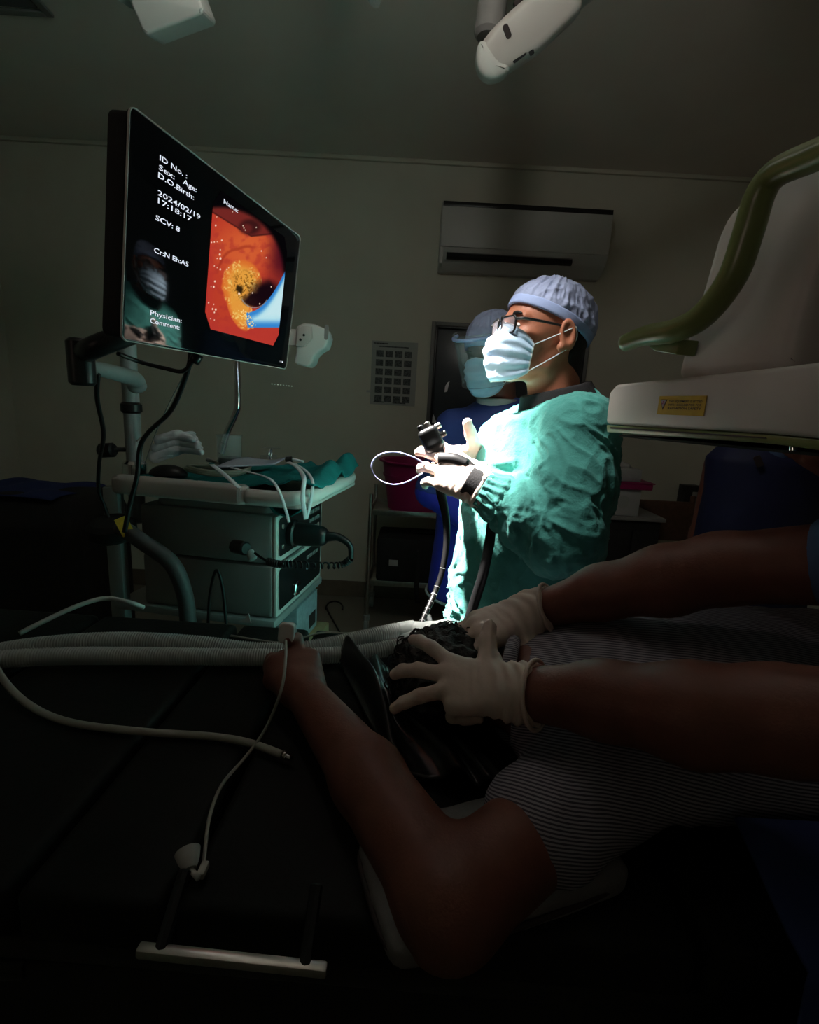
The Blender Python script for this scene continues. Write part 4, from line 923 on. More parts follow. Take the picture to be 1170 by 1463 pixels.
def face_mask(hm, parent, top=.004, bot=-.128, m='maskblue', sideang=68, ears=True):
    """pleated three-ply mask wrapped over nose, mouth and chin"""
    nu_, nv_ = 61, 61; tot = top-bot
    def surf(U, W):
        phi = (U-.5)*2*R(sideang)                     # around the face
        e = np.abs(U-.5)*2
        pinch = e**3
        zc = (top+bot)/2+.006; z = bot+tot*W; z = zc-.006*pinch+(z-zc)*(1-.46*pinch)
        # the top edge dips beside the nose
        z = z - .045*np.clip(W-.6, 0, 1)*np.clip(e, 0, .6)
        zz = np.array([-.14, -.125, -.105, -.085, -.06, -.045, -.03, -.012, .01]); 
        rx = np.interp(z, zz, [.058, .078, .0930, .1010, .1065, .1060, .0970, .0830, .075]); ry = np.interp(z, zz, [.046, .056, .062, .066, .069, .070, .070, .069, .067])
        n_ = 2.4
        c, s_ = np.cos(phi), np.sin(phi); rr = (np.abs(c/rx)**n_+np.abs(s_/ry)**n_)**(-1/n_)
        pleat = .0022*np.sin(W*tot/.013*2*math.pi/2.2)*(1-.3*e)+.0030*(ridge(np.stack([phi*2.2+W*1.2, W*6-e*2.0, U*0+3.3], -1), 2)-.45)*np.clip(1.3-e*.4, 0, 1)
        rr = rr+pleat
        return np.stack([.026+rr*c, rr*s_, z], -1)
    def fn(U, W): S = surf(U, W); return xform(S.reshape(-1, 3), hm).reshape(S.shape)
    o = cloth_grid('face_mask', fn, nu_, nv_, m, parent, .0018)
    g = np.linspace(0, 1, 40)
    path = [surf(np.array(u), np.array(w_)) for u, w_ in [(x, 0.) for x in g]+[(1., x) for x in g[1:]]+[(x, 1.) for x in g[::-1][1:]]+[(0., x) for x in g[::-1][1:]]]
    V, Fq = sweep(xform(np.array(path), hm), .0019, 6, False); link('mask_edge', mesh_np('mask_edge', V, Fq), 'maskwhite', o)
    if ears:
        for s_, u in ((1, 1.), (-1, 0.)):
            for w_, ez in ((.97, .012), (.03, -.030)):
                a = surf(np.array(u), np.array(w_)); b = np.array([-.026, s_*.091, ez])
                pts = xform(np.array([a, a*.5+b*.5+np.array([0, s_*.006, 0]), b]), hm); tube('ear_loop', pts, .0014, 'maskwhite', o, seg=6, smooth=6)
            pts = xform(np.array([[-.026, s_*.091, .012], [-.036, s_*.088, -.008], [-.026, s_*.091, -.030]]), hm); tube('ear_loop', pts, .0014, 'maskwhite', o, seg=6, smooth=6)
    return o
def spectacles(hm, parent):
    g = bpy.data.objects.new('spectacles', None); COL.objects.link(g); g.parent = parent; g.matrix_parent_inverse = parent.matrix_world.inverted(); g.matrix_world = parent.matrix_world.copy()
    for s_ in (-1, 1):
        lf = frame_m(Vector((.107, s_*.034, -.006)), (-.18, s_*1, 0), (1, s_*.18, -.12))
        out = rrect(.050, .035, .010, 4)
        pts = [np.array(hm @ (lf @ Vector((p[0], p[1], 0)))) for p in out]; pts.append(pts[0]); pts.append(pts[1])
        V, Fq = sweep(crom(pts, 2), .0023, 8, False); link('rim', mesh_np('rim', V, Fq), 'black', g)
        obj('lens', bm_prism([(p[0]*.97, p[1]*.97) for p in out], .0016, hm @ lf), 'lens', g)
        tm = [(.104, s_*.060, .004), (.085, s_*.074, .006), (.03, s_*.081, .008), (-.012, s_*.083, .007), (-.030, s_*.082, -.006)]
        tube('temple', xform(np.array(tm), hm), [.0058, .0060, .0052, .004, .0028], 'black', g, seg=10, flat=.5)
    tube('bridge', xform(np.array([(.108, -.011, .002), (.111, 0, .005), (.108, .011, .002)]), hm), .0018, 'black', g, seg=8)
    return g
def wrinkle(V, amp=0.010, s=1.0, vec=(1, 1, 1)):
    Q = V*np.array(vec)*s
    w_ = fbm(Q*5+3, 2)[:, None]-.5
    a = ridge((Q+w_*.10)*np.array([9, 9, 7]), 2)-.42; b = ridge((Q+w_*.06)*np.array([24, 24, 17])+9, 2)-.42
    return amp*(a*.9+b*.45)
# ------------------------------------------------------------------ the man in the teal gown
SY = 1.18
hp_ = pY(776, 478, SY); SH = frame_m(hp_, (-.955, -.27, .13), (.13, 0.04, 1)) @ Matrix.Scale(.95, 4)
doc = thing('person', 'person in teal surgical gown, blue cap, glasses and face mask, holding an endoscope', 'person', (hp_[0]+.05, SY, 0))
nk = pY(798, 585, SY); Lsh, Lel, Lwr = pY(826, 622, 1.03), pY(800, 762, .97), pY(694, 702, 1.01)
Rsh, Rel, Rwr = pY(792, 618, 1.33), pY(755, 745, 1.36), pY(692, 657, 1.20)
pel = np.array([0.285, 1.20, 0.92])
def doc_body(P):
    d = head_sdf(local(P, SH))
    nb = np.array(SH @ Vector((-.030, 0, -.05)))
    d = smin(d, rc(P, nb, nk+[0, 0, -.02], .056, .060), .02)
    near = P[..., 2] < 1.47
    d2 = loft(P, 'z', [(1.44, .335, 1.19, .07, .10), (1.38, .315, 1.19, .10, .17), (1.25, .30, 1.19, .11, .165), (1.1, .29, 1.2, .105, .15), (.92, .285, 1.2, .11, .165), (.84, .285, 1.2, .10, .15)])
    d = smin(d, d2, .03)
    for a, e, w_, s_ in ((Lsh, Lel, Lwr, -1), (Rsh, Rel, Rwr, 1)):
        d = smin(d, chain(P, [a, e, w_], [.052, .042, .028], .02), .02)
    for y in (1.11, 1.29):
        d = smin(d, chain(P, [(.285, y, .88), (.28, y, .50), (.30, y, .10)], [.078, .056, .040], .03), .03)
        d = smin(d, chain(P, [(.30, y, .055), (.14, y, .04)], [.045, .034], .02), .02)
    return d
build_body('body', doc_body, agrid((-.02, .10, .015), (.10, .42, .0035), (.42, .56, .012)), agrid((.88, 1.08, .012), (1.08, 1.28, .0035), (1.28, 1.46, .012)), agrid((-.01, 1.40, .012), (1.40, 1.76, .0035)), 'skin', doc)
eyes(SH, doc)
def hairfn(P):
    d = smin(ell(P, (-.010, 0, .026), (.104, .079, .090)), rc(P, (-.04, 0, -.03), (-.055, 0, -.075), .066, .058), .02)
    return smax(smax(d, P[..., 0]+.042, .006), np.maximum(P[..., 2]-.05, -.088-P[..., 2]), .006)
sdf_obj('hair', hairfn, grid(-.13, .0, .0035), grid(-.1, .1, .0035), grid(-.10, .06, .0035), 'hair', doc, SH)
bouffant(SH, doc, zf=.050, zb=-.004, puff=.008, amp=.008)
face_mask(SH, doc)
spectacles(SH, doc)
# dark shirt collar
def collar(P):
    q = P-np.array(nk, np.float32)
    ax = np.array([-.28, 0, 1.]); ax /= np.linalg.norm(ax); ax = ax.astype(np.float32)
    t_ = q@ax; rad = np.linalg.norm(q-t_[..., None]*ax, axis=-1)
    d = np.abs(rad-(.073-.10*np.clip(t_, -.05, .07)))-.006
    d = np.maximum(d, np.maximum(t_-.045, -.05-t_)); 
    flap = np.maximum(np.abs(rad-.080+.35*(t_-.03))-.005, np.maximum(t_-.048, -.012-t_))
    yoke = ell(P, nk+[-.03, 0, -.065], (.115, .13, .055))
    return smin(smin(d, flap, .004), yoke, .006)+.002*(fbm(P*40)-.5)
sdf_obj('shirt_collar', collar, grid(nk[0]-.16, nk[0]+.14, .0035), grid(nk[1]-.14, nk[1]+.14, .0035), grid(nk[2]-.13, nk[2]+.09, .0035), 'shirt', doc)
# teal gown
def kn(y, xf, xb, ry, cy=SY+.02):
    a, b = pY(xf, y, SY), pY(xb, y, SY); return ((a[2]+b[2])/2, (a[0]+b[0])/2, cy, (b[0]-a[0])/2, ry)
gk = [(pY(790, 545, SY)[2], .345, SY+.01, .062, .085), kn(560, 735, 848, .105), kn(578, 712, 856, .150), kn(600, 697, 862, .178), kn(640, 683, 868, .190), kn(680, 670, 868, .190), kn(720, 660, 864, .190), kn(800, 653, 858, .195), kn(892, 640, 856, .205)]
gk += [(.70, .30, SY+.03, .215, .19), (.45, .30, SY+.05, .235, .22), (.33, .30, SY+.05, .24, .225)]
def gown(P):
    d = loft(P, 'z', gk)
    for s_, (a, e, w_) in ((0, (Lsh, Lel, Lwr)), (1, (Rsh, Rel, Rwr))):
        cf = e+(w_-e)*.80
        s1 = chain(P, [a+[0, 0, .005], a*.5+e*.5, e, e*.45+cf*.55, cf], [.080, .086, .083, .066, .046], .02)
        d = smin(d, s1, .030)
    nb2 = np.array(SH @ Vector((-.034, 0, -.06)))
    d = smax(d, -rc(P, nk+[-.012, 0, -.02], nb2+[-.02, 0, .05], .080, .10), .012)
    cutb, cutf = pY(858, 546, SY), pY(700, 602, SY); cz_ = (cutb-cutf)/np.linalg.norm(cutb-cutf); cn_ = np.array([-cz_[2], 0, cz_[0]], np.float32)
    d = smax(d, (P-cutf.astype(np.float32))@cn_, .010)
    return np.maximum(d, .34-P[..., 2])
def seg_coord(V, a, b):
    ab = b-a; L_ = np.linalg.norm(ab); u = ab/L_; s_ = (V-a)@u; q = V-a-np.outer(s_, u)
    e_ = np.cross(u, [0, 1., 0]); e_ /= np.linalg.norm(e_); f_ = np.cross(u, e_); return s_, np.arctan2(q@f_, q@e_), np.linalg.norm(q, axis=1), L_
def crease(Q, sharp=3.0): return (1-np.abs(2*vnoise(Q)-1))**sharp
def gdisp(V):
    s1, a1, r1, L1 = seg_coord(V, Lsh, Lel); s2, a2, r2, L2 = seg_coord(V, Lel, Lwr)
    m1 = np.clip((.115-r1)/.03, 0, 1)*np.clip((s1+.02)/.06, 0, 1)*np.clip((L1+.05-s1)/.05, 0, 1)
    m2 = np.clip((.105-r2)/.03, 0, 1)*np.clip((s2+.06)/.05, 0, 1)
    w_ = (fbm(V*7+2, 2)-.5); w2 = (fbm(V*16+5, 2)-.5)
    up = np.stack([s1*22+w_*5+a1*1.1, a1*1.0+w2*2, r1*4], -1); fo = np.stack([s2*24+w_*5-a2*1.3, a2*1.2+w2*2, r2*4+7], -1)
    arm = m1*(.011*(crease(up, 2.5)-.3)+.006*(crease(up*np.array([2.3, 2, 1])+5, 3)-.25)) + np.maximum(m2-m1*.5, 0)*(.010*(crease(fo, 2.5)-.3)+.005*(crease(fo*np.array([2.2, 2, 1])+3, 3)-.25))
    lowf = np.clip((1.16-V[:, 2])/.2, 0, 1); mt = np.clip(1-m1-m2, 0, 1)
    sk_ = .011*lowf*(ridge(V*np.array([11, 11, 2.2]), 2)-.4)
    dg = np.stack([V[:, 0]*8+V[:, 2]*9+w_*4, V[:, 1]*7+w2*2, V[:, 2]*5-V[:, 0]*4], -1)
    tor = mt*(.008*(crease(dg, 2.5)-.3)+.0055*(crease(dg*2.3+4, 3)-.25)*(1+.6*lowf))
    fine = .0022*(crease(V*np.array([38, 38, 30])+w2[:, None]*4, 4)-.2)
    return arm+tor+sk_*mt+fine+.004*w_
gw = sdf_obj('surgical_gown', gown, agrid((.02, .56, .0042)), agrid((.86, 1.20, .0042), (1.2, 1.47, .007)), agrid((.33, .85, .010), (.85, 1.53, .0042)), 'gown', doc, None, 1, gdisp)
tag(gw, 'crumpled teal cotton gown', None)
# gathered cuffs
for (e, w_) in ((Lel, Lwr), (Rel, Rwr)):
    dr_ = (w_-e)/np.linalg.norm(w_-e); c0_ = e+(w_-e)*.76; mcf = frame_m(c0_, dr_, (0, 0, 1))
    def cuff(P): 
        r_ = np.hypot(P[..., 1], P[..., 2]); an = np.arctan2(P[..., 2], P[..., 1])
        rr = np.interp(P[..., 0], [0, .012, .03, .05], [.052, .054, .045, .040])+.0030*np.sin(an*17+2.5*fbm(P*60, 1))*np.clip(P[..., 0]/.02, .2, 1)
        return np.maximum((r_-rr)*.8, np.maximum(-P[..., 0], P[..., 0]-.05))
    sdf_obj('gathered_cuff', cuff, grid(-.006, .056, .0024), grid(-.066, .066, .0024), grid(-.066, .066, .0024), 'gown', gw, mcf)
    tube('inner_sleeve', [c0_+dr_*.03, c0_+dr_*.065, c0_+dr_*.085], [.037, .034, .032], 'shirt', gw, seg=18)
# back neck ties of the gown
ribbon('neck_tie', [pY(838, 553, SY-.03), pY(852, 562, SY-.05), pY(862, 585, SY-.07), pY(866, 602, SY-.08)], .018, 'gown', gw, (.5, -.8, .2), .003)
# gloved hands
gx = pY(606, 650, 1.075)-Lwr
GL = frame_m(Lwr, gx, (-.12, -1, .55)) @ Matrix.Scale(1.13, 4)
make_glove('glove', GL, doc, side=-1, curl=((.15, .30, .25), (.28, .40, .3), (.42, .50, .35), (.50, .55, .4)), spread=(.16, .04, -.05, -.14), thumb=((0.035, 0.040, -0.022), (0.058, 0.046, -0.042), (0.080, 0.044, -0.052)), cuff=.04, cuff_r=.032)
gx2 = pY(622, 668, 1.145)-Rwr
GR = frame_m(Rwr, gx2, (.15, 1, .30)) @ Matrix.Scale(1.1, 4)
make_glove('glove', GR, doc, side=1, curl=((.5, .6, .4), (.5, .6, .4), (.5, .7, .4), (.5, .7, .4)), spread=(.10, .02, -.05, -.12), thumb=((0.036, 0.042, -0.012), (0.052, 0.070, -0.018), (0.062, 0.096, -0.016)), cuff=.04)

def trs(P):
    d = None
    for y in (1.11, 1.29):
        e = chain(P, [(.285, y, .80), (.28, y, .50), (.30, y, .10)], [.09, .08, .075], .03); d = e if d is None else smin(d, e, .02)
    return np.maximum(d, np.maximum(.07-P[..., 2], P[..., 2]-.6))
sdf_obj('trousers', trs, grid(.18, .40, .01), grid(1.0, 1.40, .01), grid(.05, .62, .012), 'shirt', doc)
for y in (1.11, 1.29): sdf_obj('shoe', lambda P, y=y: np.maximum(smin(rc(P, (.31, y, .055), (.14, y, .042), .056, .046), ell(P, (.31, y, .07), (.055, .05, .05)), .02), .004-P[..., 2]), grid(.07, .40, .008), grid(y-.08, y+.08, .008), grid(-.01, .14, .008), 'blackrubber', doc)
# ------------------------------------------------------------------ assistant behind (blue apron)
AY = 1.80
ah = pY(704, 503, AY); AH = frame_m(ah, (-.62, -.72, -.32), (-.20, -.22, .95))
asst = thing('person', 'person in dark blue apron with face shield and mask behind the one in teal', 'person', (ah[0]+.05, AY, 0))
ank = pY(712, 560, AY+.03); acx, acy = ank[0]+.02, AY+.06
def asst_body(P):
    d = head_sdf(local(P, AH)); nb = np.array(AH @ Vector((-.035, 0, -.05)))
    d = smin(d, rc(P, nb, ank+[.01, .01, -.04], .052, .058), .02)
    d = smin(d, loft(P, 'z', [(1.45, acx, acy, .07, .07), (1.36, acx, acy, .14, .14), (1.2, acx, acy, .15, .14), (.9, acx, acy, .14, .14), (.8, acx, acy, .12, .12)]), .03)
    for sx in (-.08, .08):
        d = smin(d, chain(P, [(acx+sx, acy, .85), (acx+sx, acy, .48), (acx+sx, acy+.02, .1)], [.075, .055, .04], .03), .03)
        d = smin(d, rc(P, (acx+sx, acy, .05), (acx+sx-.06, acy-.12, .04), .045, .034), .02)
    return d
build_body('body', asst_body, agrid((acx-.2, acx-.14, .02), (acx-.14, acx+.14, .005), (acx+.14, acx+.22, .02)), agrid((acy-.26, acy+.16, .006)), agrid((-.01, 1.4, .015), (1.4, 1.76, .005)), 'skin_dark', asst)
eyes(AH, asst)
bouffant(AH, asst, zf=.040, zb=-.05, puff=.016, amp=.005)
face_mask(AH, asst)
def afn(P, lo=1.12, hi=2.0):
    d = loft(P, 'z', [(1.47, acx+.01, acy, .065, .07), (1.43, acx, acy, .12, .11), (1.38, acx-.01, acy, .175, .14), (1.30, acx-.01, acy, .20, .15), (1.15, acx-.005, acy-.01, .205, .16), (.95, acx-.01, acy-.02, .20, .17), (.715, acx-.02, acy-.02, .205, .18)])
    for sx, (e, w_) in ((-1, ((acx-.23, acy-.05, 1.12), (acx-.10, acy-.24, 1.06))), (1, ((acx+.25, acy-.03, 1.12), (acx+.12, acy-.24, 1.06)))):
        d = smin(d, chain(P, [(acx+sx*.165, acy, 1.35), e, w_], [.068, .062, .05], .02), .03)
    d = smax(d, -rc(P, ank+[-.01, -.02, 0], ank+[-.03, -.06, .12], .062, .10), .01)
    return np.maximum(d, np.maximum(lo-P[..., 2], P[..., 2]-hi))
o = sdf_obj('apron', afn, grid(acx-.34, acx+.36, .007), grid(acy-.32, acy+.24, .007), grid(.70, 1.50, .007), 'lead', asst, None, 1, lambda V: wrinkle(V, .006, .7)+.007*np.clip((1.1-V[:, 2])/.2, 0, 1)*(ridge(V*np.array([9, 9, 1.6]), 1)-.4))
o = sdf_obj('apron_lit_skirt', lambda P: afn(P, .72, 1.13), grid(acx-.34, acx+.36, .007), grid(acy-.32, acy+.24, .007), grid(.70, 1.16, .007), 'apronlit', asst, None, 1, lambda V: .007*np.clip((1.1-V[:, 2])/.2, 0, 1)*(ridge(V*np.array([9, 9, 1.6]), 1)-.4))  # lower apron in brighter violet, painting the lamp spill on it
hm_ = [np.array([acx-.02+.21*math.cos(a), acy-.02+.185*math.sin(a), .722]) for a in np.linspace(0, 2*math.pi, 49)]
V, Fq = sweep(hm_, .005, 8, False); link('hem_binding', mesh_np('hem_binding', V, Fq), 'label', o)
for sx, w_ in ((-1, (acx-.10, acy-.24, 1.06)), (1, (acx+.12, acy-.24, 1.06))):
    make_glove('glove', frame_m(np.array(w_), (-sx*.7*-1 if False else -sx*.75, -.45, -.1), (0, -.3, .95)), asst, side=-sx, h=.005, cuff=.04, cuffring=False)
# pale collar
sdf_obj('shirt_collar', lambda P: np.maximum(np.abs(np.linalg.norm((P-np.array(ank, np.float32))*np.array([1, 1, .55], np.float32), axis=-1)-.072)-.005, np.abs(P[..., 2]-ank[2]+.045)-.022)+.002*(fbm(P*30)-.5), grid(ank[0]-.1, ank[0]+.1, .005), grid(ank[1]-.1, ank[1]+.1, .005), grid(ank[2]-.1, ank[2]+.06, .005), 'label', asst)
# clear visor: curved sheet in front of the face
def vis(U, W):
    ph = (U-.5)*2*R(75); z = -.09+.17*W; r_ = .125+.012*W
    S = np.stack([.012+r_*np.cos(ph)*1.02, r_*.80*np.sin(ph), z], -1); return xform(S.reshape(-1, 3), AH).reshape(S.shape)
vo = cloth_grid('face_shield', vis, 31, 13, 'shield', asst, .001)
g = np.linspace(0, 1, 25)
for w_ in (0., 1.): V, Fq = sweep(vis(g, g*0+w_), .0016, 6); link('shield_edge', mesh_np('shield_edge', V, Fq), 'clearp', vo)
fb_ = vis(g, g*0+.93); V, Fq = sweep(fb_, .006, 8); link('foam_band', mesh_np('foam_band', V, Fq), 'capband', vo)

# ------------------------------------------------------------------ third person in navy apron (right, behind the detector)
TY = 1.75
tc = pY(1100, 720, TY); tcx = tc[0]-.045
third = thing('person', 'person in sleeveless navy apron standing behind the x-ray detector', 'person', (tcx, TY, 0))
tsh = pY(1100, 640, TY)[2]
TH = frame_m((tcx, TY-.02, tsh+.26), (-.5, -.85, -.1), (0, 0, 1))
tL, tR = np.array([tcx-.12, TY+.06, tsh-.07]), np.array([tcx+.19, TY, tsh-.02])
tLe, tLw = pY(1003, 765, TY+.10), pY(985, 840, TY+.02)
tRe, tRw = np.array([tcx+.25, TY-.16, tsh-.12]), pY(1150, 650, TY-.26)
def third_body(P):
    d = head_sdf(local(P, TH)); d = smin(d, rc(P, np.array(TH @ Vector((-.03, 0, -.05))), (tcx, TY, tsh+.02), .052, .06), .02)
    d = smin(d, loft(P, 'z', [(tsh+.03, tcx, TY, .08, .08), (tsh-.06, tcx, TY, .17, .11), (tsh-.3, tcx, TY, .15, .11), (.85, tcx, TY, .15, .12)]), .03)
    d = smin(d, chain(P, [tL, tLe, tLw], [.05, .042, .03], .02), .03); d = smin(d, chain(P, [tR, tRe, tRw], [.05, .042, .03], .02), .03)
    for sx in (-.08, .08):
        d = smin(d, chain(P, [(tcx+sx, TY, .85), (tcx+sx, TY, .48), (tcx+sx, TY+.02, .1)], [.075, .055, .04], .03), .03)
        d = smin(d, rc(P, (tcx+sx, TY, .05), (tcx+sx-.02, TY-.13, .04), .045, .034), .02)
    for w_, e in ((tLw, tLe), (tRw, tRe)):
        dd = (w_-e)/np.linalg.norm(w_-e); 
        for k in range(4):
            of = np.array([0.012*(k-1.5), 0, 0.006*(k-1.5)]); d = smin(d, chain(P, [w_+dd*.02+of, w_+dd*.09+of, w_+dd*.13+of+[0, -.01, -.02]], [.014, .010, .008], .004), .006)
        d = smin(d, rc(P, w_+dd*.02, w_+dd*.07+[0.03, -.01, .02], .014, .009), .008)
    return d
build_body('body', third_body, grid(tcx-.40, tcx+.40, .008), grid(TY-.45, TY+.2, .008), agrid((-.01, .9, .015), (.9, tsh+.42, .007)), 'skin_dark', third)
bouffant(TH, third, zf=.05, zb=-.04, amp=.004); face_mask(TH, third)
def tap(P):
    d = loft(P, 'z', [(tsh+.055, tcx, TY, .085, .07), (tsh+.0, tcx, TY, .155, .115), (tsh-.045, tcx, TY, .195, .13), (tsh-.16, tcx, TY-.01, .185, .14), (tsh-.5, tcx, TY-.02, .20, .16), (.62, tcx, TY-.02, .21, .17)])
    d = smax(d, -rc(P, (tcx-.02, TY-.10, tsh+.03), (tcx-.02, TY-.10, tsh+.25), .058, .10), .012)
    return np.maximum(d, .62-P[..., 2])
sdf_obj('apron', tap, grid(tcx-.24, tcx+.24, .008), grid(TY-.22, TY+.18, .008), grid(.6, tsh+.1, .008), 'navy', third, None, 1, lambda V: wrinkle(V, .005, .6))
def vneck(P):
    return smax(ell(P, (tcx-.02, TY-.055, tsh+.005), (.075, .065, .085)), P[..., 2]-tsh-.07, .01)
sdf_obj('scrub_shirt', vneck, grid(tcx-.12, tcx+.1, .006), grid(TY-.15, TY+.06, .006), grid(tsh-.1, tsh+.1, .006), 'scrub', third)
obj('name_badge', bm_prism(rrect(.022, .036, .004), .003, frame_m(pY(1083, 659, TY-.13), (1, 0, .5), (0, -1, .2))), 'ink', third)

# ------------------------------------------------------------------ person holding the patient's head (arms from the right)
hold = thing('person', 'gloved person reaching in from the right edge to hold the patient\'s head', 'person', (.72, .18, 0))
fW, fE, fS = pY(758, 876, .73), pY(1008, 815, .62), np.array([.64, .43, 1.33])
nW, nE, nS = pY(728, 988, .54), pY(1075, 1030, .41), np.array([.60, .12, 1.33])
HH = frame_m((.63, .33, 1.63), (-.85, .2, -.45), (-.35, 0, .93))
def hold_body(P):
    d = head_sdf(local(P, HH)); d = smin(d, rc(P, np.array(HH @ Vector((-.03, 0, -.05))), (.66, .31, 1.44), .052, .06), .02)
    d = smin(d, loft(P, 'z', [(1.45, .66, .30, .08, .10), (1.38, .67, .29, .11, .17), (1.2, .70, .25, .12, .16), (.95, .76, .20, .12, .16), (.85, .77, .20, .11, .15)]), .03)
    fM = fE*.45+fW*.55+[0, 0, .006]; nM = nE*.45+nW*.55+[0, 0, .004]
    d = smin(d, chain(P, [fS, fE+[.02, 0, .004], fE*.8+fW*.2, fM, fW], [.056, .044, .045, .037, .0265], .02), .03)
    d = smin(d, chain(P, [nS, nE+[.02, 0, .004], nE*.8+nW*.2, nM, nW], [.056, .045, .046, .038, .0275], .02), .03)
    for y in (.11, .29):
        d = smin(d, chain(P, [(.77, y, .86), (.77, y, .48), (.78, y, .1)], [.078, .056, .04], .03), .03)
        d = smin(d, rc(P, (.78, y, .05), (.65, y, .04), .045, .034), .02)
    return d
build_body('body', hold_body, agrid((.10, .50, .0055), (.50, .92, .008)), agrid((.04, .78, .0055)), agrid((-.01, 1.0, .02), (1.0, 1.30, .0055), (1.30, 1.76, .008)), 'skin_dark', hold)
bouffant(HH, hold, zf=.05, zb=-.04, amp=.004); face_mask(HH, hold)
fd = (fE-fS)/np.linalg.norm(fE-fS); nd = (nE-nS)/np.linalg.norm(nE-nS)
def scr(P):
    d = loft(P, 'z', [(1.46, .66, .30, .07, .09), (1.40, .67, .29, .12, .18), (1.2, .70, .25, .14, .18), (.95, .76, .20, .14, .18), (.70, .77, .20, .15, .19)])
    d = smin(d, rc(P, fS, fS+fd*.17, .075, .068), .03); d = smin(d, rc(P, nS, nS+nd*.12, .075, .068), .03)
    return np.maximum(d, .70-P[..., 2])
sdf_obj('scrub_shirt', scr, grid(.38, .96, .008), grid(-.02, .60, .008), grid(.68, 1.52, .008), 'scrub', hold, None, 1, lambda V: wrinkle(V, .006, .8))
def pants(P):
    d = None
    for y in (.11, .29):
        e = chain(P, [(.77, y, .84), (.77, y, .48), (.78, y, .12)], [.105, .085, .075], .03); d = e if d is None else smin(d, e, .03)
    return np.maximum(d, np.maximum(.08-P[..., 2], P[..., 2]-.85))
sdf_obj('scrub_trousers', pants, grid(.62, .92, .01), grid(-.04, .44, .01), grid(.06, .88, .01), 'scrub', hold)
# his gloved hands
GN = frame_m(nW+[0.004, 0, 0], (-.97, .16, -.0), (-.10, -.48, .85)) @ Matrix.Scale(.86, 4)
make_glove('glove', GN, hold, side=-1, h=.0024, wr=.0014, curl=((.05, .30, .35), (.22, .35, .30), (.25, .30, .25), (1.5, 1.2, .5)), spread=(.62, .16, -.26, -.20), thumb=((0.036, 0.046, -0.002), (0.040, 0.074, 0.004), (0.038, 0.098, 0.008)), cuff=.036, cuff_r=.0415, fat=1.06, cuff_dir=tuple(GN.inverted().to_3x3() @ Vector(nE-nW)))
GF = frame_m(fW, pY(668, 905, .70)-fW, (-.15, -.25, .95))
make_glove('glove', GF, hold, side=1, h=.0026, curl=((.25, .5, .4), (.25, .5, .4), (.3, .6, .4), (.4, .6, .4)), spread=(.12, .03, -.05, -.12), thumb=((0.035, 0.040, -0.018), (0.062, 0.050, -0.030), (0.088, 0.046, -0.040)), cuff=.034, cuff_r=.0345, cuff_dir=tuple(GF.inverted().to_3x3() @ Vector(fE-fW)))
# ================================================================== operating table
TT = 0.945
t = thing('operating_table', 'black padded operating table with steel side rail running across the foreground', 'table', (-0.1, .65, 0))
tyn, tyf = .375, .985; tz = Matrix.Rotation(R(-1.5), 3, 'Z')
secs = [(-1.05, -.66), (-.65, -.36), (-.35, -.205), (-.195, .30), (.31, 1.10)]
for a, b_ in secs: box('mattress_pad', ((a+b_)/2, (tyn+tyf)/2-0.026*((a+b_)/2), TT-.03), (b_-a, tyf-tyn, .06), 'leather', t, .012, rot=tz, seg=3)
box('table_deck', (.02, (tyn+tyf)/2, TT-.078), (2.1, tyf-tyn-.02, .03), 'black', t, .004, rot=tz)
for y in (tyf+.018,):
    box('side_rail', (.0, y-.002, TT-.085), (1.9, .010, .028), 'steel', t, .003, rot=tz)
    for x in (-.7, -.2, .35, .85): rod('rail_spacer', (x, y-.026*x+.03*(1 if y < .6 else -1), TT-.085), (x, y-.026*x, TT-.085), .009, 'steel', t, 10)
box('shade_panel', (.30, .41, .62), (1.45, .03, .46), 'blackmatte', t, .006)  # dark panel added so the space below the table stays black
box('pedestal', (.45, .66, .48), (.34, .30, .82), 'offwhite', t, .02); box('pedestal_base', (.35, .66, .05), (.95, .46, .09), 'black', t, .02)
q = pY(352, 888, .90); 
obj('corner_plate', bm_prism([(-.012, -.004), (.016, -.004), (.010, .014), (.004, .004)], .004, frame_m(pY(348, 886, .93), (1, 0, 0), (0, -1, .3))), 'label', t)
# lower accessory tray bar catching the light
t = thing('rail_bar', 'short steel bar mounted low along the near side of the table', 'rail', pY(330, 1380, .34))
r0, r1 = pY(196, 1357, .335), pY(468, 1386, .335)
box('bar', (r0+r1)/2, (np.linalg.norm(r1-r0), .010, .010), 'steel', t, .003, rot=frame_m((0, 0, 0), r1-r0, (0, 0, 1)).to_3x3())
for s_ in (.12, .88): rod('bracket', r0*(1-s_)+r1*s_, r0*(1-s_)+r1*s_+np.array([0, .05, .03]), .006, 'black', t, 8)
# kick stool at the lower left
t = thing('step_stool', 'dark low stand with a shiny metal edge at the bottom left corner', 'stool', pY(20, 1400, .55)*[1, 1, 0])
e0 = pY(62, 1338, .42); 
sx, sy_, sz = -.36, .48, e0[2]
box('stool_top', (e0[0]-.2, e0[1]+.1, sz-.012), (.40, .26, .024), 'black', t, .008)
rod('metal_edge', pY(64, 1335, .415), pY(53, 1352, .405), .004, 'chrome', t, 8)
for dx in (-.36, -.05):
    for dy in (.0, .2): rod('leg', (e0[0]+dx, e0[1]+dy, 0), (e0[0]+dx, e0[1]+dy, sz-.02), .012, 'black', t, 8)
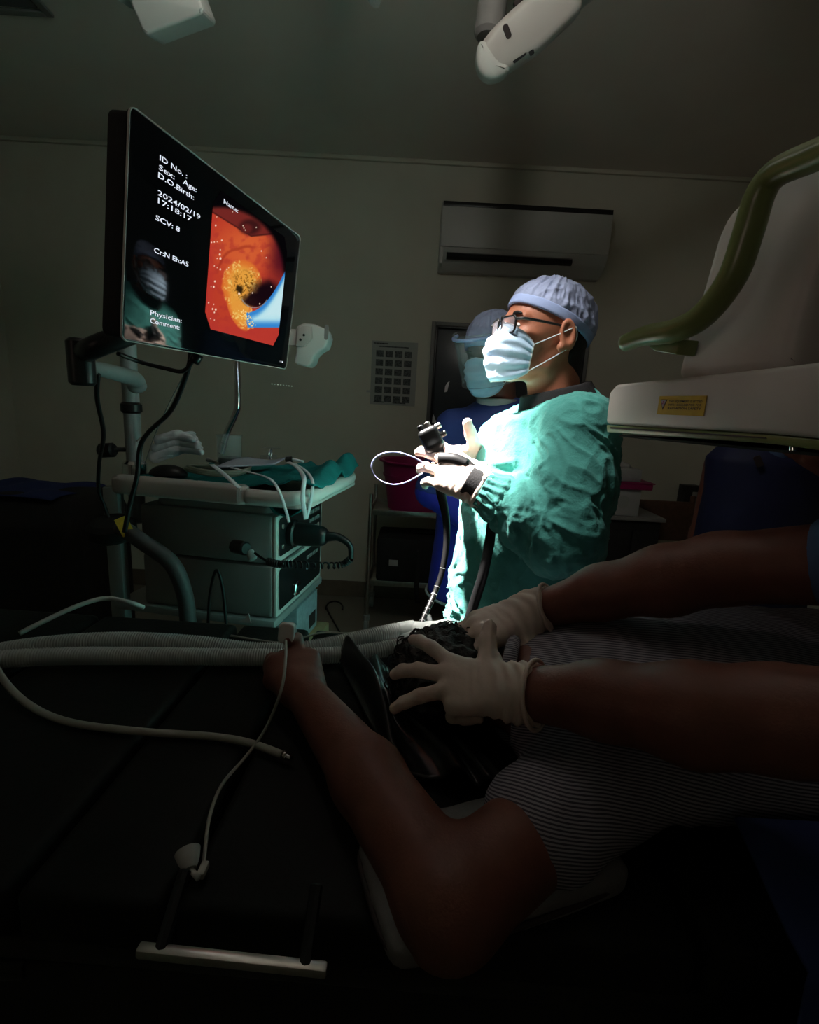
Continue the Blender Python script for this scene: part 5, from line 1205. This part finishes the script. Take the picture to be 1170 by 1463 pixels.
# blue cloth hanging near the left, sheet hanging on the right
def hang(name, label, q0, q1, Y, zlow, m, bulge=.02):
    a, b_ = pY(*q0, Y), pY(*q1, Y)
    def fn(U, W):
        top = a*(1-U[..., None])+b_*U[..., None]; z = top[..., 2]*(1-W)+zlow*W
        return np.stack([top[..., 0]+.02*np.sin(W*3)*(U-.5), Y-bulge*np.sin(W*1.5)-.012*np.sin(U*14+2*W)*W+.006*fbm(np.stack([U*6, W*6, U*0], -1), 2), z], -1)
    o = cloth_grid(name, fn, 30, 30, m, None, .004); return tag(o, label, 'cloth')
hang('blue_sheet', 'dark blue sheet hanging over the table side at the bottom left', (64, 1350), (112, 1352), .50, .25, 'bluecloth')
def rs(U, W):
    a = pY(1062, 1192, .40); x = a[0]+.012+(.62-.03*W)*U
    over = W*.55; y = np.where(over < .10, .43-over*1.0, .33-.03*np.sin(over*5)); z = np.where(over < .10, 1.035-over*.35, 1.0-(over-.10))
    return np.stack([x-.03*W, y-.01*np.sin(U*22)*W, z], -1)
o = cloth_grid('blue_drape', rs, 50, 50, 'bluecloth', None, .004); tag(o, 'dark blue drape hanging off the table in the lower right corner', 'drape')

# ================================================================== patient
pat = thing('person', 'person in striped shirt lying face down on the operating table', 'person', (.25, .62, TT))
PHm = frame_m((.105, .715, TT+.060), (.0, .93, -.35), (-1, .05, .10)) @ Matrix.Scale(.92, 4)     # face down, crown to the left
pSh, pEl, pWr = np.array([.225, .50, TT+.055]), np.array([.055, .372, TT+.035]), pZ(432, 985, TT+.045)
pfS, pfE, pfW = np.array([.22, .80, TT+.055]), np.array([.40, .90, TT+.04]), np.array([.62, .88, TT+.035])
tors = [(.15, .65, TT+.075, .10, .055), (.22, .65, TT+.085, .185, .078), (.32, .65, TT+.095, .20, .092), (.5, .65, TT+.10, .19, .098), (.75, .65, TT+.10, .18, .098), (.98, .65, TT+.095, .18, .095), (1.06, .65, TT+.08, .16, .075)]
hx_ = np.array([-.25, .95, .10]); 
def pat_body(P):
    d = head_sdf(local(P, PHm)); nb = np.array(PHm @ Vector((-.03, 0, -.05)))
    d = smin(d, rc(P, nb, (.19, .65, TT+.085), .052, .06), .02)
    d = smin(d, loft(P, 'x', tors)+.008, .03)
    d = smin(d, chain(P, [pSh, pEl, pEl*.55+pWr*.45+[.004, 0, .004], pWr], [.05, .046, .041, .028], .02), .03)
    d = smin(d, chain(P, [pfS, pfE, pfW], [.05, .043, .03], .02), .03)
    # near hand: palm down, index finger raised for the clip
    hd = (pWr-pEl)/np.linalg.norm(pWr-pEl); hd = hd*.6+np.array([-.1, .8, .35])*.4; hd /= np.linalg.norm(hd)
    sdv = np.cross(hd, [0, 0, 1]); sdv /= np.linalg.norm(sdv); upv = np.cross(sdv, hd)
    kn_ = pWr+hd*.075
    for k in range(4):
        c_ = kn_+sdv*(.030-.020*k)-upv*abs(k-1.5)*.003
        d = smin(d, rc(P, pWr+sdv*(.015-.01*k), c_, .022, .0155), .012)
        if k == 1: pts = [c_, c_+hd*.03+upv*.018, pZ(412, 915, TT+.085)]
        else: pts = [c_, c_+hd*.028-upv*.012, c_+hd*.030-upv*.040, c_+hd*.008-upv*.052]
        d = smin(d, chain(P, pts, [.0125, .011, .0098, .009][:len(pts)], .004), .006)
    th0 = pWr-sdv*.020+hd*.02; d = smin(d, chain(P, [th0, pZ(390, 972, TT+.035), pZ(386, 950, TT+.03)], [.019, .0145, .011], .006), .012)
    for k in range(4):
        d = smin(d, rc(P, pfW, pfW+[.10-.01*abs(k-1.5), .03-.02*k, -.01], .022, .009), .006)
    for y in (.57, .74): d = smin(d, chain(P, [(1.0, y, TT+.085), (1.12, y, TT+.08)], [.08, .075], .03), .03)
    return d
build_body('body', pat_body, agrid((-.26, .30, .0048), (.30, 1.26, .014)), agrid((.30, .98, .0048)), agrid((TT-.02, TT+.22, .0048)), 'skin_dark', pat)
# curly hair covering the back of the head
hc = np.array(PHm @ Vector((-.012, 0, .035)))
def hairf(P):
    q = local(P, PHm); d = ell(q, (-.016, 0, .036), (.106, .084, .092)); d = smax(d, q[..., 0]-.075+.6*np.maximum(q[..., 2], -.1)*-.3, .02)
    return smax(d, -.075-q[..., 2], .01)
o = sdf_obj('hair', hairf, grid(hc[0]-.14, hc[0]+.14, .0032), grid(hc[1]-.14, hc[1]+.14, .0032), grid(hc[2]-.14, hc[2]+.14, .0032), 'hair', pat, None, 1, lambda V: .011*(ridge(V*48, 2)-.35)+.006*(vnoise(V*150)-.5))
rh = np.random.default_rng(5); Vs, Fs, n0 = [], [], 0
for k in range(260):
    u = rh.normal(size=3); u /= np.linalg.norm(u); u[0] = -abs(u[0])*.8 if rh.random() < .8 else u[0]
    b0_ = np.array(PHm @ Vector(tuple(np.array([-.016, 0, .036])+u*np.array([.104, .082, .090]))))
    nrm = np.array(PHm.to_3x3() @ Vector(tuple(u))); tg = np.cross(nrm, rh.normal(size=3)); tg /= np.linalg.norm(tg)
    L_ = rh.uniform(.008, .02); pts = [b0_, b0_+nrm*L_*.6+tg*L_*.3, b0_+nrm*L_*.75+tg*L_*.9, b0_+nrm*L_*.35+tg*L_*1.2]
    V, Fq = sweep(crom(pts, 3), .0011, 4, False); Vs.append(V); Fs.append(Fq+n0); n0 += len(V)
oc = link('hair_curls', mesh_np('hair_curls', np.concatenate(Vs), np.concatenate(Fs)), 'hair', o); oc['kind'] = 'stuff'
def shirtf(P):
    d = loft(P, 'x', tors)-.004
    d = smin(d, rc(P, pSh, pSh*.66+pEl*.34, .066, .062), .03); d = smin(d, rc(P, pfS, pfS*.6+pfE*.4, .066, .06), .03)
    d = smax(d, -rc(P, (.10, .65, TT+.085), (.14, .65, TT+.09), .06, .062), .01)
    return d
o = sdf_obj('striped_shirt', shirtf, grid(.10, 1.18, .0065), grid(.36, .95, .0065), grid(TT-.03, TT+.24, .0065), 'stripe', pat, None, 1, lambda V: wrinkle(V, .012, .9, (1, .6, .6))+.008*(fbm(V*7, 2)-.5))
# collar roll round the neck
cr_ = [np.array([.155+.012*math.sin(a*2), .65+.078*math.cos(a), TT+.085+.066*math.sin(a)]) for a in np.linspace(0, 2*math.pi, 33)]
V, Fq = sweep(cr_, .010, 10, False); link('shirt_collar', mesh_np('shirt_collar', V, Fq), 'stripe', o)

# pillow under the chest, black head sheet
t = thing('pillow', 'flat grey pillow with dark piping under the patient\'s chest', 'pillow', pZ(680, 1120, TT))
pc = np.array([.105, .435, TT+.018]); prm = frame_m(pc, (.93, .36, 0), (0, -.05, 1))
def pil(P): 
    e = np.clip(np.abs(P[..., :2])/np.array([.13, .065], np.float32), 0, 1); th_ = .020*(1-.6*e[..., 0]**4)*(1-.5*e[..., 1]**3)+.004
    return smax(rboxd(P, (0, 0, 0), (.13, .065, .04), .02), np.abs(P[..., 2])-th_, .006)
sdf_obj('cushion', pil, grid(-.14, .14, .005), grid(-.075, .075, .005), grid(-.04, .04, .0035), 'pillow', t, prm, 1, lambda V: .004*(ridge(V*20, 2)-.4))
pip = [np.array(prm @ Vector((.132*math.copysign(min(1, abs(math.cos(a))**.4), math.cos(a)), .067*math.copysign(min(1, abs(math.sin(a))**.4), math.sin(a)), 0))) for a in np.linspace(0, 2*math.pi, 60)]
V, Fq = sweep(pip, .003, 6, False); link('piping', mesh_np('piping', V, Fq), 'ink', t)
def bsheet(U, W):
    a = np.array(pZ(484, 938, TT+.02)); b_ = np.array(pZ(560, 1105, TT+.012)); L0 = a*(1-U[..., None])+b_*U[..., None]
    z = TT+.012+.050*np.exp(-((W-.10-.10*np.sin(U*4))/.07)**2)*(1-.5*U)+.022*np.exp(-((W-.45+.12*np.sin(U*5))/.09)**2)+.016*np.exp(-((W-.72-.1*U)/.06)**2)
    return np.stack([L0[..., 0]+W*.15, L0[..., 1]-.03*W+.01*np.sin(U*9)*W, z+.006*fbm(np.stack([U*5, W*7, U*0], -1), 2)], -1)
o = cloth_grid('head_sheet', bsheet, 50, 60, 'blackshine', None, .002); tag(o, 'crumpled shiny black sheet on the table beside the patient\'s head', 'sheet')

# ================================================================== breathing tubes
bt_ = thing('breathing_circuit', 'pair of corrugated translucent breathing hoses joined by a Y-piece', 'breathing hose', pZ(500, 920, TT))
def corr(pts, r_, pitch=.0045):
    P = np.array(crom(pts, 24)); s = np.concatenate([[0], np.cumsum(np.linalg.norm(np.diff(P, axis=0), axis=1))]); L_ = s[-1]
    n = int(L_/pitch)*4; ss = np.linspace(0, L_, n); Q = np.stack([np.interp(ss, s, P[:, k]) for k in range(3)], 1)
    rad = r_*(1+.085*np.cos(np.arange(n)*math.pi/2)); T = sweep(Q, 1.0, 20, False)
    V = T[0].reshape(n, 20, 3); V = Q[:, None]+(V-Q[:, None])*rad[:, None, None]; return V.reshape(-1, 3), T[1]
zt_ = TT+.022
h1 = [pZ(-120, 950, zt_), pZ(-30, 936, zt_), pZ(60, 922, zt_+.012), pZ(170, 915, zt_+.016), pZ(280, 920, zt_+.010), pZ(360, 929, zt_), pZ(430, 928, zt_), pZ(500, 915, zt_+.004), pZ(560, 902, zt_+.010), pZ(578, 899, zt_+.014)]
h2 = [pZ(-120, 962, zt_), pZ(-30, 946, zt_), pZ(60, 938, zt_), pZ(170, 937, zt_), pZ(280, 938, zt_), pZ(360, 939, zt_), pZ(430, 938, zt_), pZ(500, 934, zt_), pZ(555, 926, zt_+.004), pZ(582, 916, zt_+.010)]
for h_ in (h1, h2):
    V, Fq = corr(h_, .0145); link('corrugated_hose', mesh_np('corrugated_hose', V, Fq), 'hose', bt_)
for e in ((pZ(570, 901, zt_+.012), pZ(592, 897, zt_+.017)), (pZ(572, 921, zt_+.008), pZ(596, 911, zt_+.014))): tube('hose_cuff', [e[0], (e[0]+e[1])/2, e[1]], [.0165, .0165, .0155], 'hose', bt_, seg=18, smooth=3)
ya, yb, yc, yd = pZ(590, 898, zt_+.016), pZ(594, 912, zt_+.013), pZ(614, 901, zt_+.020), pZ(640, 892, zt_+.030)
yp = sdf_obj('y_piece', lambda P: smin(smin(rc(P, ya, yc, .0148, .0165), rc(P, yb, yc, .0148, .0165), .006), rc(P, yc, yd, .0165, .0115), .006), grid(ya[0]-.03, yd[0]+.03, .003), grid(min(ya[1], yb[1])-.03, yd[1]+.04, .003), grid(zt_-.01, zt_+.06, .003), 'hose', bt_)
tube('airway_tube', [yd, pZ(655, 893, zt_+.035), pZ(672, 905, zt_+.03)], [.0095, .0085, .0075], 'clearp', bt_, seg=14)
tube('side_port', [pZ(615, 889, zt_+.03), pZ(612, 880, zt_+.034)], .005, 'clearp', bt_, seg=10, smooth=3)

# ================================================================== pulse oximeter, tubes on the table
ox = thing('finger_clip', 'white pulse oximeter clip on the patient\'s raised finger', 'pulse oximeter', pZ(411, 905, TT+.095))
oc0 = pZ(411, 903, TT+.095); om = frame_m(oc0, (0.02, .25, 1), (0, -1, .2))
obj('clip_shell', bm_prism(rrect(.034, .026, .008, 4), .016, om @ Matrix.Translation((0, 0, -.002)), .004, seg=3), 'white', ox, smooth='auto')
obj('clip_back', bm_prism(rrect(.036, .024, .008, 4), .010, om @ Matrix.Translation((-.004, 0, -.016)), .003), 'grey', ox, smooth='auto')
tube('sensor_cable', [oc0+[0, -.012, -.008], pZ(408, 940, TT+.105), pZ(402, 985, TT+.085), pZ(380, 1040, TT+.03), pZ(352, 1080, TT+.006), pZ(318, 1120, TT+.005), pZ(300, 1165, TT+.005), pZ(293, 1215, TT+.006), pZ(291, 1240, TT+.012)], .0022, 'tube', ox, seg=8)
cc = pZ(290, 1243, TT+.010)
box('cable_connector', cc, (.008, .016, .008), 'tube', ox, .002)
t = thing('suction_cup', 'small white scoop-shaped cup lying near the table edge', 'cup', pZ(270, 1240, TT))
cm = Matrix.Translation(Vector(pZ(272, 1242, TT+.013))) @ Matrix.Rotation(R(-70), 4, 'X') @ Matrix.Rotation(R(-30), 4, 'Y')
lathe('cup', [(0, 0), (.006, .0), (.010, .008), (.0125, .018), (.0115, .018), (.009, .008), (.005, .0015), (0, .0015)], 'wtube', t, cm, 24)
tube('stem', [np.array(cm @ Vector((0, 0, 0))), np.array(cm @ Vector((.006, 0, -.012)))], .003, 'wtube', t, seg=8, smooth=2)
t = thing('suction_tube', 'grey tube curving across the black table with a metal tip', 'tube', pZ(200, 1040, TT))
sp_ = [pZ(-25, 870, TT+.012), pZ(-14, 930, TT+.02), pZ(8, 975, TT+.020), pZ(48, 1011, TT+.012), pZ(105, 1033, TT+.008), pZ(200, 1045, TT+.008), pZ(300, 1052, TT+.008), pZ(355, 1061, TT+.010), pZ(403, 1078, TT+.012)]
tube('hose', sp_, .0052, 'tube', t, seg=12)
tube('metal_tip', [sp_[-1], pZ(416, 1083, TT+.012)], .0038, 'chrome', t, seg=10, smooth=2); tube('tip_collar', [pZ(405, 1078, TT+.012), pZ(409, 1080, TT+.012)], .0052, 'steel', t, seg=10, smooth=2)
o = tube('white_tube', [pZ(28, 905, TT+.008), pZ(60, 889, TT+.018), pZ(110, 866, TT+.035), pZ(150, 855, TT+.04), pZ(186, 861, TT+.03), pZ(205, 868, TT+.01)], .0048, 'wtube', seg=12)
tag(o, 'short white tube arched on the far left end of the black table', 'tube')
o = tube('clear_line', [pZ(330, 908, TT+.004), pZ(365, 914, TT+.004), pZ(400, 918, TT+.004), pZ(430, 912, TT+.005), pZ(460, 904, TT+.006), pZ(500, 905, TT+.005), pZ(540, 906, TT+.004)], .0022, 'tube', seg=8)
tag(o, 'thin clear line lying behind the corrugated breathing hoses', 'tube')
# ================================================================== endoscope in the man's hands
eb = pY(622, 640, 1.085)
en = thing('endoscope', 'black flexible endoscope with control knobs held in gloved hands', 'endoscope', eb)
ex_ = pY(612, 622, 1.09)-pY(634, 668, 1.08); em = frame_m(eb, ex_, (-.15, -1, .25))
def ctrl(P):
    d = rboxd(P, (.022, 0, 0), (.024, .022, .019), .009); d = smin(d, rc(P, (0, .0, 0), (-.075, -.004, 0), .017, .0125), .012)
    d = smin(d, rc(P, (-.02, -.010, .004), (-.035, -.030, .012), .012, .010), .01); return d
sdf_obj('control_body', ctrl, grid(-.10, .06, .0028), grid(-.06, .04, .0028), grid(-.04, .04, .0028), 'black', en, em)
for k, (r_, z_) in enumerate(((.020, .018), (.016, .027))):
    kp = []
    nlob = 5
    for a in np.linspace(0, 2*math.pi, 40, endpoint=False): kp.append((.022+ (r_*(1+.16*math.cos(nlob*a)))*math.cos(a), -.002+(r_*(1+.16*math.cos(nlob*a)))*math.sin(a)))
    obj('angle_knob', bm_prism(kp, .007, em @ Matrix.Translation((0, 0, -z_-.010)), .0015), 'black', en, smooth='auto')
for (x_, y_, mm_) in ((.048, -.006, 'steel'), (.048, .010, 'black'), (.040, -.022, 'steel'), (.020, -.025, 'black')):
    b_ = np.array(em @ Vector((x_, y_, 0))); ax_ = np.array(em.to_3x3() @ Vector((1, 0, 0) if x_ > .045 else (0, -1, 0)))
    rod('valve_button', b_-ax_*.004, b_+ax_*.010, .0065, mm_, en, 14)
cp_ = [pY(628, 656, 1.055), pY(648, 657, 1.045), pY(668, 664, 1.035), pY(686, 678, 1.025), pY(698, 694, 1.02), pY(704, 720, 1.03)]
tube('boot', cp_[:3], [.0150, .0145, .0125], 'blackrubber', en, seg=14)
tube('universal_cord', cp_[1:]+[pY(700, 770, 1.00), pY(690, 820, .985), pY(678, 860, .985), pY(664, 905, .985), (.09, 1.0, .70), (.0, 1.05, .40), (-.15, 1.2, .25)], .0105, 'blackrubber', en, seg=12)
ip = [pY(628, 690, 1.07), pY(630, 705, 1.065), pY(637, 740, 1.05), pY(638, 775, 1.04), pY(632, 815, 1.02), pY(622, 845, 1.0), pY(612, 868, .97), pY(603, 890, .94), pY(610, 897, .92)]
tube('insertion_tube', ip, [.0115, .0105, .0085, .0072, .0062, .0060, .0056, .0054, .005], 'blackrubber', en, seg=14)
cpts = np.array(crom(ip, 12))
for k, frac in enumerate((.50, .60, .66, .72, .77, .82, .87)):
    i_ = int(frac*(len(cpts)-2)); tube('depth_mark', [cpts[i_], cpts[i_]+(cpts[i_+1]-cpts[i_])*(.12 if k != 2 else .5)], .0069-.0012*k/7, 'maskwhite', en, seg=12, smooth=2)
# thin catheter loop
wl = [pY(606, 662, 1.07), pY(590, 653, 1.07), pY(565, 646, 1.07), pY(542, 650, 1.07), pY(531, 664, 1.07), pY(537, 682, 1.07), pY(558, 692, 1.07), pY(580, 689, 1.07), pY(604, 676, 1.07)]
o = tube('catheter', wl, .0016, mat('catheter_blue', (.45, .50, .85), .4), seg=8); tag(o, 'thin pale blue catheter looped out to the left of the gloved hands', 'catheter')

# ================================================================== things on the cart tray
def cz(a_, n_, z): return cp(n_, a_, z)
TZ0 = 1.152
def drp(U, W):
    n = -.40+.52*U; a_ = -.03+.44*W
    P = cp(0, 0, 0)+n[..., None]*CN+a_[..., None]*CA
    z = TZ0+.014+.032*fbm(np.stack([U*5, W*5, U*0], -1), 3)+.040*(ridge(np.stack([U*4+1, W*4, U*0+2], -1), 2)-.4)*np.clip(U*1.5, .3, 1)+.050*np.exp(-((U-.93)/.06)**2)*(.4+.6*W)
    return np.stack([P[..., 0], P[..., 1], z], -1)
o = cloth_grid('surgical_drape', drp, 90, 80, 'drape', None, .005); tag(o, 'crumpled dark green drape spread over the white cart tray', 'drape')
def drp2(U, W):
    n = -.02+.11*U; a_ = -.02+.30*W; P = cp(0, 0, 0)+n[..., None]*CN+a_[..., None]*CA
    z = TZ0-.012-.035*np.sin(np.clip(U, 0, 1)*math.pi)+.008*(ridge(np.stack([U*5, W*6, U*0], -1), 2)-.4)
    return np.stack([P[..., 0], P[..., 1], z], -1)
cloth_grid('hanging_fold', drp2, 30, 40, 'drape', o, .004)
dz = TZ0+.045
# white glove pack: stacked finger shapes
t = thing('folded_gloves', 'stack of white surgical gloves at the back of the tray near the pole', 'gloves', pY(255, 640, 1.55))
for k in range(3):
    g0, g1 = pY(222+4*k, 652-11*k, 1.56), pY(254, 640-8*k, 1.56)
    tips = [pY(288-6*k, 646-9*k, 1.52), pY(286-5*k, 640-8*k, 1.55), pY(283-4*k, 634-7*k, 1.59)]
    lo = np.minimum(g0, np.min(tips, 0))-.05; hi = np.maximum(g0, np.max(tips, 0))+.05
    def gf(P, g0=g0, g1=g1, tips=tips):
        d = rc(P, g0, g1, .020, .022)
        for tp in tips: d = smin(d, rc(P, g1, tp, .0135, .0095), .005)
        return d
    sdf_obj('glove', gf, grid(lo[0], hi[0], .004), grid(lo[1], hi[1], .004), grid(lo[2], hi[2], .004), 'strap', t, None, 1, lambda V: .003*(ridge(V*35, 2)-.4))
# clear jar
jp = pY(328, 648, 1.55); t = thing('jar', 'small clear plastic jar of dark liquid standing on the drape', 'jar', (jp[0], jp[1], dz-.02))
jm = Matrix.Translation((jp[0], jp[1], dz-.02)); jt = pY(328, 622, 1.55)[2]-(dz-.02)
lathe('jar_wall', [(0, 0), (.034, 0), (.037, .004), (.037, jt), (.035, jt), (.034, .006), (0, .006)], 'clearp', t, jm, 32)
lathe('jar_rim', [(.036, jt-.004), (.039, jt-.004), (.039, jt+.002), (.036, jt+.002)], 'clearp', t, jm, 32)
lathe('liquid', [(0, .007), (.0335, .007), (.0335, jt*.45), (0, jt*.45)], mat('dark_liquid', (.02, .03, .03), .1), t, jm, 32)
# coil of grey tubing
t = thing('tubing_coil', 'coil of grey-green tubing lying on the drape', 'tube coil', pY(312, 660, 1.45))
cc_ = pY(312, 662, 1.45); pts = []
for a in np.linspace(0, 2*math.pi*3.3, 70): pts.append(np.array([cc_[0]+.085*math.cos(a)*(1+.05*math.sin(a*.7)), cc_[1]+.085*math.sin(a), dz+.004+.0045*a/math.pi*.5+.004*math.sin(a*2)]))
pts.append(pts[-1]+[-.05, .06, .0]); tube('coil', pts, .0048, mat('greygreen_tube', (.20, .22, .17), .4), t, seg=8, smooth=3); rod('end_connector', pts[-1], pts[-1]+[-.02, .02, .0], .007, 'grey', t, 10)
# black cap, valves
t = thing('rubber_dome', 'black rubber dome lying on the drape near the gloves', 'rubber dome', pY(240, 665, 1.42))
bc = pY(240, 664, 1.42); sdf_obj('cap_dome', lambda P: smax(ell(P, (bc[0], bc[1], dz-.01), (.055, .035, .030)), dz-.012-P[..., 2], .004), grid(bc[0]-.07, bc[0]+.07, .004), grid(bc[1]-.05, bc[1]+.05, .004), grid(dz-.03, dz+.04, .004), 'blackrubber', t)
tube('pull_cord', [bc+[-.01, -.03, .02], bc+[.01, -.035, .028], bc+[.03, -.03, .03]], .0015, 'strap', t, seg=6)
t = thing('biopsy_valve', 'small clear valve with ring lying on the paper sleeve', 'valve', pY(386, 652, 1.5))
vq = pY(386, 654, 1.5); rod('valve_stem', vq+[-.03, 0, .0], vq+[.02, .0, .004], .006, 'clearp', t, 12)
V, Fq = sweep([vq+np.array([.0, .014*math.cos(a), .012+.014*math.sin(a)]) for a in np.linspace(0, 2*math.pi, 21)], .0035, 8, False); link('ring', mesh_np('ring', V, Fq), 'chrome', t)
box('flat_tab', vq+[.0, .02, .028], (.05, .03, .002), 'clearp', t, .0005)
t = thing('syringe_tip', 'small dark nozzle beside the clear valve on the tray', 'nozzle', pY(412, 657, 1.5))
nq = pY(408, 657, 1.5); rod('nozzle_body', nq, nq+[.022, .0, .003], .009, 'black', t, 12); rod('nozzle_point', nq+[.02, 0, .003], nq+[.055, -.004, -.002], .004, 'strap', t, 10)
# paper sleeve and white tapes
s0, s1 = pY(305, 668, 1.42), pY(392, 664, 1.46)
def slv(U, W):
    a_ = s0*(1-U[..., None])+s1*U[..., None]; P = a_+W[..., None]*np.array([.02, .10, .012]); P[..., 2] += .006*np.sin(U*7)*W; return P
o = cloth_grid('paper_sleeve', slv, 20, 8, 'sleeve', None, .003); tag(o, 'long pale paper sleeve lying across the green drape', 'paper sleeve')
for pts_, wd_, lab in (([pY(303, 664, 1.42), pY(316, 674, 1.34), pY(332, 688, 1.275), pY(342, 697, 1.268)], .013, 'white tape running down the tray edge from the paper sleeve'),
                       ([pY(330, 668, 1.38), pY(358, 675, 1.34), pY(385, 684, 1.285), pY(398, 700, 1.262), pY(408, 728, 1.262), pY(413, 746, 1.265)], .008, 'narrow white tape hanging over the rounded front corner of the tray'),
                       ([pY(412, 660, 1.48), pY(425, 668, 1.40), pY(434, 682, 1.29), pY(433, 700, 1.275), pY(433, 718, 1.275), pY(437, 742, 1.28)], .013, 'white tape hanging over the tray handle in front of the upper box'),
                       ([pY(420, 662, 1.5), pY(436, 672, 1.40), pY(446, 686, 1.32), pY(446, 702, 1.305), pY(443, 722, 1.305), pY(438, 741, 1.30)], .009, 'outer white tape looping over the far part of the tray handle')):
    o = ribbon('cloth_tape', pts_, wd_, 'strap', None, (.75, .6, .1), .0016); tag(o, lab, 'tape')
